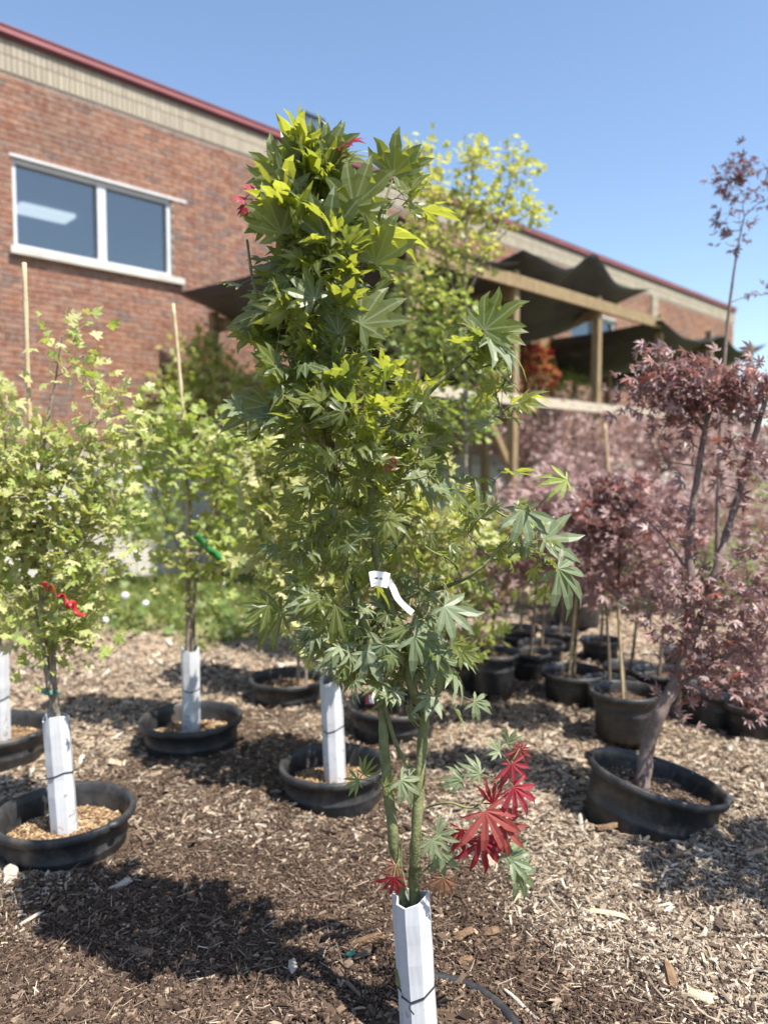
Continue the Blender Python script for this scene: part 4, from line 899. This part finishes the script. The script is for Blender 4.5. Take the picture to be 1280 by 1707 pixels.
tree('maple_tree', potbase('C5'), [(path([(668, 1190), (668, 1130), (680, 1060), (720, 980), (760, 900)], Y5), [.026, .022, .014, .004]), (path([(680, 1190), (700, 1110), (740, 1040), (780, 1000)], Y5), [.012, .009, .003])],
    blob_clusters([(760, 980, 60, 70), (720, 900, 80, 70), (800, 1070, 35, 25), (830, 900, 60, 50), (740, 1080, 50, 40)], Y5, 120, 0.9, 6), THIN, 'thin', ['leaf_lime', 'leaf_plum'], 0.07, 8, 'bark_brown', 'thin-leaved maple behind the nearest stems, yellow-green with bronze tips', 'tree', None, 0.09, 0.0, matsel=lambda p: (np.random.default_rng(5).random(len(p)) < 0.3).astype(int))
YY = pots['Y5']['c'][1]
def gold_sel(pos): return np.where(pos[:, 2] > 2.7 + 0.35 * np.random.default_rng(6).normal(0, 1, len(pos)), 0, np.where(np.random.default_rng(7).random(len(pos)) < 0.45, 1, 2))
tree('maple_tree', potbase('Y5'), [
    (path([(772, 1118), (774, 950), (776, 800), (776, 650), (774, 520), (776, 400), (786, 300), (788, 232)], YY), [.022, .020, .018, .013, .008, .003]),
    (path([(776, 560), (745, 440), (722, 340), (712, 250)], YY), [.008, .006, .003]), (path([(776, 500), (815, 410), (845, 320), (856, 262)], YY), [.008, .006, .003]),
    (path([(776, 460), (840, 390), (890, 350)], YY), [.006, .004, .002]), (path([(775, 640), (720, 540), (680, 450)], YY), [.007, .005, .002])],
    blob_clusters([(708, 265, 28, 40), (720, 330, 36, 45), (788, 262, 24, 42), (790, 345, 42, 45), (856, 280, 32, 36), (850, 350, 44, 40), (892, 352, 18, 10), (700, 390, 40, 30), (770, 420, 60, 40), (745, 520, 75, 60), (790, 600, 70, 50), (700, 590, 60, 50), (690, 480, 40, 40), (760, 690, 80, 50)], YY, 430, 0.9, 7),
    VINE, 'vine', ['leaf_gold', 'leaf_lime', 'leaf_mid'], 0.045, 7, 'bark_grey', 'tall golden maple rising against the sky behind the nearest tree', 'tree', None, 0.11, 0.15, 60, False, 0.003, 0.0, gold_sel)
YR = pots['R1']['c'][1]
tree('maple_tree', np.array([*P(1070, 1308, YR)[:2], P(1070, 1308, YR)[2]]), [
    (path([(1070, 1312), (1078, 1250), (1100, 1185), (1130, 1130), (1146, 1060), (1150, 980), (1148, 900), (1158, 820), (1172, 730), (1182, 680), (1178, 640)], YR), [.034, .030, .029, .027, .022, .018, .015, .012, .009, .004]),
    (path([(1132, 1125), (1160, 1050), (1190, 960), (1214, 880), (1240, 790), (1268, 690), (1290, 630)], YR, .05), [.020, .018, .016, .012, .008]),
    (path([(1110, 1170), (1150, 1130), (1200, 1100), (1250, 1080)], YR, .04), [.010, .008, .004]), (path([(1150, 960), (1110, 900), (1070, 860)], YR, .03), [.007, .005, .002]), (path([(1175, 720), (1120, 660), (1060, 640)], YR, .05), [.007, .005, .002])],
    np.concatenate([blob_clusters([(1120, 650, 66, 50), (1108, 612, 36, 26), (1195, 665, 75, 52), (1255, 655, 55, 55), (1058, 652, 40, 20)], YR, 120, 0.8, 8),
        blob_clusters([(1130, 740, 70, 50), (1240, 770, 60, 80), (1110, 860, 60, 50), (1270, 900, 30, 60)], YR, 38, 0.8, 18),
        blob_clusters([(1195, 960, 90, 60), (1120, 1020, 60, 70), (1235, 1060, 75, 80), (1170, 1120, 60, 34), (1250, 1160, 45, 30), (1120, 1195, 30, 14)], YR, 112, 0.8, 28)]),
    THIN, 'thin', ['leaf_plum'], 0.050, 7, 'bark_dark', 'dark red maple with a leaning forked trunk in the tilted pot', 'tree', None, 0.10, 0.0, 150, False, 0.0022, 0.25)
def backtree(key, xs_, crown, n, mat, label, size=0.06, per=7, r0=.012, Y=None, bark='bark_brown', forms=THIN, ft='thin', group='red maples in the back rows', sp=0.1):
    b0 = potbase(key) if isinstance(key, str) else np.array([*G(*key)[:2], -0.02]); Yb = b0[1]
    tree('maple_tree', b0, [(path(xs_, Yb, first=b0), [r0, r0 * .9, r0 * .6, .003])], blob_clusters(crown, Yb, n, 0.9, int(b0[0] * 97 + b0[1] * 31) % 1000), forms, ft, mat, size, per, bark, label, 'tree', group, sp, 0.05,
         matsel=(lambda p: (np.random.default_rng(5).random(len(p)) < 0.4).astype(int)) if len(mat) > 1 else None)
backtree('pE', [(1040, 1180), (1034, 1080), (1030, 980), (1036, 880), (1040, 800)], [(1035, 860, 80, 70), (970, 880, 45, 60), (1050, 960, 70, 50), (1030, 815, 50, 25)], 130, ['leaf_plum', 'leaf_plum'], 'dark red maple with dense crown in the upright pot behind the tilted one', 0.065, 8)
backtree('pH', [(1184, 1160), (1192, 1000), (1196, 820), (1204, 640), (1214, 520), (1228, 420), (1240, 360)], [(1235, 290, 40, 32), (1262, 340, 28, 30), (1278, 300, 26, 40), (1212, 300, 26, 20), (1276, 490, 14, 26), (1205, 400, 8, 10), (1262, 395, 20, 16), (1225, 350, 30, 40)], 40, ['leaf_maroon', 'leaf_maroon'], 'tall thin dark red maple against the sky at the right edge', 0.05, 5, .014, bark='bark_dark')
backtree('pI', [(1262, 1180), (1250, 1080), (1262, 960)], [(1260, 1100, 50, 50), (1280, 980, 50, 60)], 70, ['leaf_plum', 'leaf_mauve'], 'low red maple in the pot at the right edge')
backtree('pA', [(820, 1110), (822, 1040), (826, 960), (840, 880)], [(840, 950, 50, 60), (860, 880, 50, 50)], 60, ['leaf_mauve', 'leaf_plum'], 'slim red maple in the tall pot at the left of the back rows')
backtree('pB', [(880, 1100), (890, 1020), (900, 900)], [(900, 930, 45, 50)], 50, ['leaf_mauve', 'leaf_plum'], 'slim red maple in the small pot right of the tall one')
backtree('pF', [(902, 1080), (908, 980), (905, 860)], [(905, 850, 55, 50)], 50, ['leaf_mauve'], 'pale red maple in the low pot behind the small one')
backtree('pC', [(955, 1130), (960, 1040), (955, 940)], [(955, 930, 50, 60), (930, 850, 50, 50)], 70, ['leaf_plum', 'leaf_mauve'], 'red maple in the low wide pot in the middle of the back rows')
backtree('pD', [(1010, 1140), (1012, 1050), (1004, 960)], [(1000, 960, 45, 50)], 50, ['leaf_plum', 'leaf_mauve'], 'red maple in the low pot behind the bamboo cane')
backtree('pK', [(1052, 1120), (1066, 1000), (1090, 880)], [(1095, 850, 50, 50)], 50, ['leaf_mauve', 'leaf_plum'], 'red maple in the rear pot, crown left of the forked trunk')
backtree('pG', [(1100, 1140), (1104, 1060), (1110, 960)], [(1105, 960, 45, 50)], 50, ['leaf_mauve', 'leaf_plum'], 'red maple in the dark pot behind the leaning trunk')
for k_, x0_, l_ in (('pL', 932, 'thin red sapling in the rearmost pot row below the lone tall pot'), ('pM', 1000, 'thin red sapling in the rearmost row right of the lone tall pot'), ('pN', 1140, 'thin red sapling in the rearmost row behind the leaning trunk'), ('pO', 866, 'thin red sapling at the left end of the rearmost pot row')):
    backtree(k_, [(x0_, 1060), (x0_ + 6, 980), (x0_ - 4, 880)], [(x0_, 880, 45, 60)], 34, ['leaf_mauve', 'leaf_plum'], l_)
backtree('pJ', [(962, 985), (958, 900), (950, 800)], [(950, 800, 55, 55)], 50, ['leaf_mauve'], 'pale red maple in the tall pot far behind')
ordn = ['first', 'second', 'third', 'fourth', 'fifth', 'sixth', 'seventh', 'eighth']
rowA = [((880 + 58 * k, 965 + (k % 3) * 8), 735 + 14 * math.sin(k * 1.7), 52, 62) for k in range(8)]
rowB = [((850 + 66 * k, 930 + (k % 2) * 6), 705 + 16 * math.sin(k * 2.3 + 1), 50, 58) for k in range(7)]
rowC = [((862 + 62 * k, 1018 + (k % 3) * 6), 838 + 16 * math.sin(k * 2.9 + 2), 50, 50) for k in range(7)]
for row, rn in ((rowA, 'middle blurred row below the rail'), (rowB, 'rearmost blurred row behind the rail'), (rowC, 'front blurred row beside the forked trunk')):
    for k, (g0, cy, rx, ry) in enumerate(row):
        backtree((g0[0], g0[1], 0), [(g0[0], g0[1]), (g0[0] + 4, (g0[1] + cy) / 2), (g0[0], cy - 30)], [(g0[0], cy, rx, ry), (g0[0] + 20, cy + 45, rx * .9, ry * .8)], 105, ['leaf_mauve', 'leaf_plum'] if k % 3 == 0 else ['leaf_mauve'], 'dusty red maple %s from left in the %s' % (ordn[k], rn), 0.066, 6, .012, group='blurred red maples in rows', sp=0.2)
# greens behind on the left and under the frame
FG = 'background greens by the building'
backtree((300, 960, 0), [(300, 960), (310, 800), (330, 640)], [(330, 620, 70, 50), (300, 660, 70, 40), (400, 640, 50, 30), (340, 570, 30, 30)], 110, ['leaf_tan', 'leaf_lime'], 'blurred yellow-green tree in front of the brick wall under the left cloth', 0.09, 8, .02, bark='bark_grey', forms=VINE, ft='vine', group=FG, sp=0.2)
backtree((170, 985, 0), [(170, 985), (175, 900), (180, 830)], [(180, 830, 60, 50), (220, 870, 50, 40)], 70, ['leaf_lime', 'leaf_mid'], 'green shrub at the grass edge behind the left maple', 0.075, 8, .012, bark='bark_grey', forms=VINE, ft='vine', group=FG, sp=0.15)
backtree((395, 975, 0), [(395, 975), (400, 880), (405, 800)], [(405, 830, 50, 60), (430, 760, 45, 50), (420, 900, 50, 40)], 90, ['leaf_mid', 'leaf_lime'], 'green shrub left of the nearest tree, under the cloth', 0.08, 8, .012, bark='bark_grey', forms=VINE, ft='vine', group=FG, sp=0.15)
backtree((250, 975, 0), [(250, 975), (255, 900), (250, 840)], [(255, 870, 45, 45)], 50, ['leaf_mid'], 'dark green shrub between the two left maples', 0.07, 8, .01, bark='bark_grey', forms=VINE, ft='vine', group=FG, sp=0.13)
backtree((690, 960, 0), [(690, 960), (685, 760), (680, 620)], [(685, 600, 45, 50), (670, 560, 25, 25)], 50, ['leaf_orange', 'leaf_mid'], 'orange maple under the shade cloths left of the golden tree', 0.09, 6, .016, group='orange maples under the cloths', sp=0.16)
backtree((890, 925, 0), [(890, 925), (885, 740), (885, 610)], [(885, 590, 30, 38), (895, 630, 30, 30)], 40, ['leaf_orange', 'leaf_crimson'], 'orange maple under the shade cloths right of the front post', 0.10, 6, .016, group='orange maples under the cloths', sp=0.16)
backtree((920, 915, 0), [(920, 915), (920, 740), (925, 650)], [(925, 640, 55, 28)], 45, ['leaf_mid', 'leaf_lime'], 'low green shrub under the shade cloths, above the rail', 0.10, 6, .016, bark='bark_grey', forms=VINE, ft='vine', group=FG, sp=0.18)
backtree((1180, 935, 0), [(1180, 935), (1180, 880), (1180, 830)], [(1180, 840, 60, 30), (1140, 850, 40, 24)], 40, ['leaf_lime', 'leaf_mid'], 'light green shrub behind the fork of the leaning trunk', 0.08, 6, .01, bark='bark_grey', forms=VINE, ft='vine', group=FG, sp=0.15)
# tree just right of the frame whose shade falls on the chips
tr_b = np.array([1.95, 2.25, 0.0])
c_ = np.array([1.95, 2.2, 1.25]); v_ = rng.normal(0, 1, (110, 3)); v_ *= (rng.random((110, 1)) ** 0.45) / np.linalg.norm(v_, axis=1)[:, None]
tree('maple_tree', tr_b, [(np.array([tr_b, [1.97, 2.22, .5], [1.93, 2.2, 1.0], [1.96, 2.2, 1.6]]), [.02, .016, .01, .004])], c_ + v_ * np.array([.38, .38, .55]), THIN, 'thin', ['leaf_plum'], 0.065, 8, 'bark_dark', 'dark red maple standing just right of the picture edge', 'tree', 'red maples in the back rows', 0.08, 0.0)

# ------------------------------------------------------------------ canes, ties, ribbons, labels
def cane(pts, Y, r, label, first=None):
    p = path(pts, Y, 0.0); 
    if first is not None: p[0] = first
    pp = smooth_path(p, 8); n = len(pp); rr = np.full(n, r) * (1 + 0.22 * (np.arange(n) % 5 == 0)); b = MB(); b.add(*tube(pp, rr, 8)); o0 = pp[0].copy()
    o = b.build('bamboo_cane', M['bamboo'], None, o0, smooth=True); o.location = tuple(o0); return tag(o, label, 'cane', 'bamboo canes')
cane([(108, 1385), (92, 1190), (72, 900), (52, 720), (41, 438)], YL + 0.045, 0.0085, 'long bamboo cane standing in the left maple')
cane([(318, 1225), (318, 1060), (314, 850), (303, 660), (289, 506)], Y2 + 0.05, 0.0085, 'bamboo cane standing in the second maple from left')
cane([(1040, 1195), (1034, 1090), (1030, 1000)], pots['pE']['c'][1] - 0.06, 0.007, 'bamboo cane in the upright pot behind the tilted one')
cane([(948, 1130), (955, 1050), (962, 980)], pots['pC']['c'][1] - 0.05, 0.008, 'bamboo cane in the low wide pot of the back rows')
cane([(1020, 960), (1014, 800), (1008, 706)], 7.4, 0.012, 'bamboo cane in the blurred red rows')
def ring(c, r, h, mat, name, label):
    n = 20; a = np.arange(n + 1) * 2 * math.pi / n; b = MB()
    for k in range(3): b.add(*tube(np.stack([c[0] + r * np.cos(a), c[1] + r * np.sin(a), c[2] + h * (k - 1) + 0 * a + .004 * np.sin(a * 2)], -1), 0.003, 5))
    b.add(*tube(np.array([[c[0] + r, c[1] - r * .4, c[2]], [c[0] + r + .02, c[1] - r, c[2] + .006], [c[0] + r + .032, c[1] - r, c[2] - .008]]), 0.003, 5))
    o = b.build(name, M[mat], None, c); o.location = tuple(c); return tag(o, label, 'tie', 'green plant ties')
ring(P(82, 1151, YL), 0.026, 0.006, 'green_tape', 'plant_tie', 'green tape tie just above the lower left guard')
ring(P(55, 745, YL + .03), 0.018, 0.006, 'green_tape', 'plant_tie', 'green tape tie high on the left bamboo cane')
ring(P(66, 862, YL + .03), 0.018, 0.006, 'green_tape', 'plant_tie', 'green tape tie halfway up the left bamboo cane')
ring(P(1031, 1008, pots['pE']['c'][1]), 0.015, 0.005, 'green_tape', 'plant_tie', 'small green tie on the cane behind the tilted pot')
def ribbon(pts, Y, w, mat, name, label, cat, twist=0.5):
    p = smooth_path(path(pts, Y, 0.02), 5); n = len(p); t = np.gradient(p, axis=0); t /= np.linalg.norm(t, axis=1)[:, None]
    s = np.cross(t, np.array([0, -1.0, 0])); s /= np.linalg.norm(s, axis=1)[:, None]; a = twist * np.sin(np.linspace(0, 5, n))
    s = s * np.cos(a)[:, None] + np.array([0, 1.0, 0]) * np.sin(a)[:, None]
    V = np.concatenate([p + s * w / 2, p - s * w / 2]); Fq = np.array([[k, k + 1, n + k + 1, n + k] for k in range(n - 1)]); b = MB(); b.add(V, Fq); o0 = p[0].copy()
    o = b.build(name, M[mat], None, o0, smooth=True); o.location = tuple(o0); o.modifiers.new("thickness", 'SOLIDIFY').thickness = 0.0008; return tag(o, label, cat)
ribbon([(72, 970), (80, 984), (88, 976), (96, 996), (106, 992), (112, 1010), (122, 1004), (128, 1020), (142, 1026)], YL - 0.22, 0.022, 'red_ribbon', 'flagging_ribbon', 'red ribbon hanging in the left maple', 'ribbon', 1.3)
ribbon([(326, 892), (338, 904), (350, 918), (358, 922), (368, 932)], Y2 - 0.24, 0.036, 'green_ribbon', 'flagging_ribbon', 'bright green ribbon hanging in the second maple', 'ribbon', 0.35)
tg = empty('plant_label', P(632, 965, HY - .15), 'white loop label with a black mark on the nearest tree', 'plant label'); to = np.array(tg.location)
def strip(pts, w, Y):
    p = smooth_path(path(pts, Y, 0.012), 6); n = len(p); t = np.gradient(p, axis=0); t /= np.linalg.norm(t, axis=1)[:, None]
    s = np.cross(t, np.array([0.2, -1.0, 0.1])); s /= np.linalg.norm(s, axis=1)[:, None]
    return np.concatenate([p + s * w / 2, p - s * w / 2]), np.array([[k, k + 1, n + k + 1, n + k] for k in range(n - 1)])
b = MB(); b.add(*strip([(617, 966), (626, 964), (638, 966), (648, 968)], 0.034, HY - .155)); o = b.build('label_face', M['white_tag'], tg, to); o.modifiers.new("t", 'SOLIDIFY').thickness = 0.0008
b = MB(); b.add(*strip([(648, 968), (655, 980), (662, 996), (674, 1010), (688, 1022)], 0.014, HY - .155)); o = b.build('label_tail', M['white_tag'], tg, to); o.modifiers.new("t", 'SOLIDIFY').thickness = 0.0008
b = MB(); b.add(*strip([(624, 964), (630, 964), (637, 965)], 0.004, HY - .160)); b.build('label_mark', M['ink'], tg, to)
b = MB(); b.add(*tube(np.array([P(617, 966, HY - .15), P(618, 958, HY - .10), P(626, 950, HY)]), 0.0012, 4)); b.build('label_loop', M['white_tag'], tg, to)
t2 = empty('plant_label', P(617, 1160, Y3 + 0.3), 'small red and white label behind the nearest stem', 'plant label'); to = np.array(t2.location); Yt = Y3 + 0.3
b = MB(); b.add(*strip([(617, 1148), (617, 1160), (617, 1174)], 0.045, Yt)); o = b.build('label_face', M['red_ribbon'], t2, to); o.modifiers.new("t", 'SOLIDIFY').thickness = 0.001
b = MB(); b.add(*strip([(618, 1158), (619, 1164), (620, 1172)], 0.022, Yt - 0.006)); b.build('label_mark', M['white_tag'], t2, to)
b = MB(); b.add(*tube(np.array([P(617, 1148, Yt), P(622, 1136, Yt), P(640, 1120, Yt)]), 0.001, 4)); b.build('label_string', M['white_tag'], t2, to)

# ------------------------------------------------------------------ larger pieces of wood on the mulch
def chunk(px, py, L, w, h, yaw, mat, label, name='bark_chunk'):
    c = G(px, py, 0.0); z = float(ground_z(c[0], c[1], False)); n, m = 7, 6; V = []; rj = 1 + rng.normal(0, .22, m); cut = rng.normal(0, .16, m)
    for k in range(n):
        u = k / (n - 1) - 0.5; e = (1 - (abs(u) * 2) ** 8 * 0.22) * (1 + 0.08 * math.sin(9 * u + px))
        for q in range(m):
            a = q * 2 * math.pi / m + 0.3; V.append((u * L * (1 + cut[q]) + rng.normal(0, L * .015), math.cos(a) * w / 2 * e * rj[q] * (1 + rng.normal(0, .06)), math.sin(a) * h / 2 * e * rj[q] * (1 + rng.normal(0, .08)) + 0.06 * L * math.sin(u * 3)))
    V = np.array(V); F4 = [[k * m + q, k * m + (q + 1) % m, (k + 1) * m + (q + 1) % m, (k + 1) * m + q] for k in range(n - 1) for q in range(m)]
    V = np.concatenate([V, [V[:m].mean(0)], [V[-m:].mean(0)]]); F3 = [[(q + 1) % m, q, n * m] for q in range(m)] + [[(n - 1) * m + q, (n - 1) * m + (q + 1) % m, n * m + 1] for q in range(m)]
    b = MB(); b.add(V, (np.array(F3), np.array(F4))); o = b.build(name, M[mat]); o.location = (c[0], c[1], z + h * 0.42 + .004); o.rotation_euler = (rng.normal(0, .15), rng.normal(0, .08), yaw)
    return tag(o, label, 'wood piece', 'larger wood pieces on the mulch')
chunk(1117, 1642, .085, .045, .03, 1.35, 'wood_chunk', 'thick brown bark chunk at the lower right')
chunk(1166, 1668, .062, .032, .02, -.35, 'pale_wood', 'pale yellow split wood chip beside the bark chunk')
chunk(606, 1617, .11, .032, .026, -.05, 'wood_chunk', 'dark bark stick lying left of the nearest guard')
chunk(490, 1642, .055, .026, .016, 1.9, 'grey_wood', 'tan wood chip near the bottom, left of the nearest guard')
chunk(18, 1470, .12, .05, .016, 2.0, 'grey_wood', 'grey flat board piece beside the lower left pot')
chunk(985, 1532, .20, .018, .014, -.35, 'pale_wood', 'long pale stick lying on the chips at right')
chunk(868, 1478, .09, .02, .010, -.4, 'pale_wood', 'white splinter below the green leaves at right')
chunk(770, 1582, .075, .030, .022, .3, 'wood_chunk', 'reddish bark piece right of the nearest guard')
chunk(818, 1572, .05, .026, .02, .1, 'wood_chunk', 'short bark lump further right of the nearest guard')
chunk(775, 1616, .036, .03, .016, .5, 'wood_chunk', 'small flat bark scrap by the buried pot rim')
chunk(868, 1680, .13, .012, .010, 2.3, 'grey_wood', 'thin split stick over the buried pot rim')
chunk(200, 1478, .085, .026, .014, .7, 'grey_wood', 'grey wood piece in the shade at lower left')
chunk(45, 1535, .10, .014, .01, .9, 'grey_wood', 'thin grey stick in the shade at far lower left')
chunk(968, 1392, .12, .016, .012, 1.4, 'grey_wood', 'grey stick below the left side of the tilted pot')
chunk(1010, 1400, .09, .034, .024, .2, 'wood_chunk', 'brown bark lump in front of the tilted pot')
b = MB(); c = G(584, 1638, 0); zz = float(ground_z(c[0], c[1], False)) + .012; 
q = 0.75 * np.array([[-.022, -.008, .004], [.0, -.014, .002], [.022, -.004, .008], [.016, .012, .012], [-.006, .014, .006], [0, 0, .016]]); b.add(q + [c[0], c[1], zz], np.array([[0, 1, 5], [1, 2, 5], [2, 3, 5], [3, 4, 5], [4, 0, 5]]))
o = b.build('plastic_scrap', M['green_tape'], None, (c[0], c[1], zz)); o.location = (c[0], c[1], zz); o.modifiers.new("t", 'SOLIDIFY').thickness = .001; tag(o, 'small teal plastic scrap on the mulch left of the nearest guard', 'scrap')

# ------------------------------------------------------------------ grass and seed heads
n = 16000; y = 5.6 + 4.2 * rng.random(n); x = -5.2 + 9.5 * rng.random(n); k = rng.random(n) < grassw(x, y); x, y = x[k], y[k]; n = len(x)
a = rng.random(n) * 6.283; h = 0.05 + 0.13 * rng.random(n) ** 1.5; w = 0.004 + 0.006 * rng.random(n); z = ground_z(x, y)
lean = rng.normal(0, .4, (n, 2)) * h[:, None]; V = np.zeros((n, 5, 3))
V[:, 0] = np.stack([x - np.cos(a) * w, y - np.sin(a) * w, z], -1); V[:, 1] = np.stack([x + np.cos(a) * w, y + np.sin(a) * w, z], -1)
V[:, 2] = np.stack([x + np.cos(a) * w * .8 + lean[:, 0] * .4, y + np.sin(a) * w * .8 + lean[:, 1] * .4, z + h * .6], -1); V[:, 3] = np.stack([x - np.cos(a) * w * .8 + lean[:, 0] * .4, y - np.sin(a) * w * .8 + lean[:, 1] * .4, z + h * .6], -1)
V[:, 4] = np.stack([x + lean[:, 0], y + lean[:, 1], z + h], -1)
f4 = np.array([[0, 1, 2, 3]])[None] + 5 * np.arange(n)[:, None, None]; f3 = np.array([[3, 2, 4]])[None] + 5 * np.arange(n)[:, None, None]
b = MB(); b.add(V.reshape(-1, 3), (f3.reshape(-1, 3), f4.reshape(-1, 4)), tint=np.repeat(rng.random(n), 5), rib=np.zeros(5 * n))
m_ = 900; xx = -4.6 + 4.6 * rng.random(m_); yy = 5.7 + 3 * rng.random(m_); kk = rng.random(m_) < grassw(xx, yy); xx, yy = xx[kk], yy[kk]; m_ = len(xx)
leaves_mesh(b, VINE, np.stack([xx, yy, ground_z(xx, yy) + .03 + .1 * rng.random(m_)], -1), frames(rng.normal(0, 1, (m_, 3)) + [0, 0, .6], np.array([0.2, -.2, 1]) + .4 * rng.normal(0, 1, (m_, 3))), .07 + .05 * rng.random(m_), rng.integers(0, 3, m_), rng.random(m_))
tag(b.build('grass', M['grass']), 'rough weedy grass behind the left pots', 'grass', kind='stuff')
def puff(px, py, Y, r, label):
    c = P(px, py, Y); g = float(ground_z(c[0], c[1])); root = empty('dandelion', (c[0], c[1], g), label, 'flower', 'dandelion seed heads in the grass')
    b = MB(); b.add(*tube(np.array([[0, 0, 0], [.006, .004, (c[2] - g) * .5], [0, 0, c[2] - g]]), 0.0025, 5)); b.build('stem', M['leaf_mid'], root)
    b = MB(); n = 150; v = rng.normal(0, 1, (n, 3)); v /= np.linalg.norm(v, axis=1)[:, None]; ce = np.array([0, 0, c[2] - g])
    for q in v:
        s = np.cross(q, [0.3, 0.5, 0.8]); s /= np.linalg.norm(s); u = np.cross(q, s); e = ce + q * r; b.add(np.array([ce + q * .004, e + s * r * .22, e + u * r * .22, e - s * r * .22 - u * r * .2]), np.array([[0, 1, 2], [0, 2, 3], [1, 3, 2], [0, 3, 1]]))
    b.build('seed_head', M['puff'], root)
for (px, py, Y, r, l) in [(228, 926, 6.6, .038, 'round white seed head on a tall stem in the grass'), (303, 945, 6.4, .024, 'small white seed head left of the second maple stem'), (209, 993, 6.2, .03, 'white seed head low in the grass, left of the others'), (243, 1006, 6.1, .026, 'white seed head in the grass right of the low one'), (176, 1034, 5.9, .026, 'white seed head nearest the left maple'), (372, 972, 6.5, .02, 'small white seed head right of the second maple stem')]: puff(px, py, Y, r, l)
print("tris ~", sum(len(o.data.polygons) for o in SC.objects if o.type == 'MESH'), "objects", len(SC.objects))
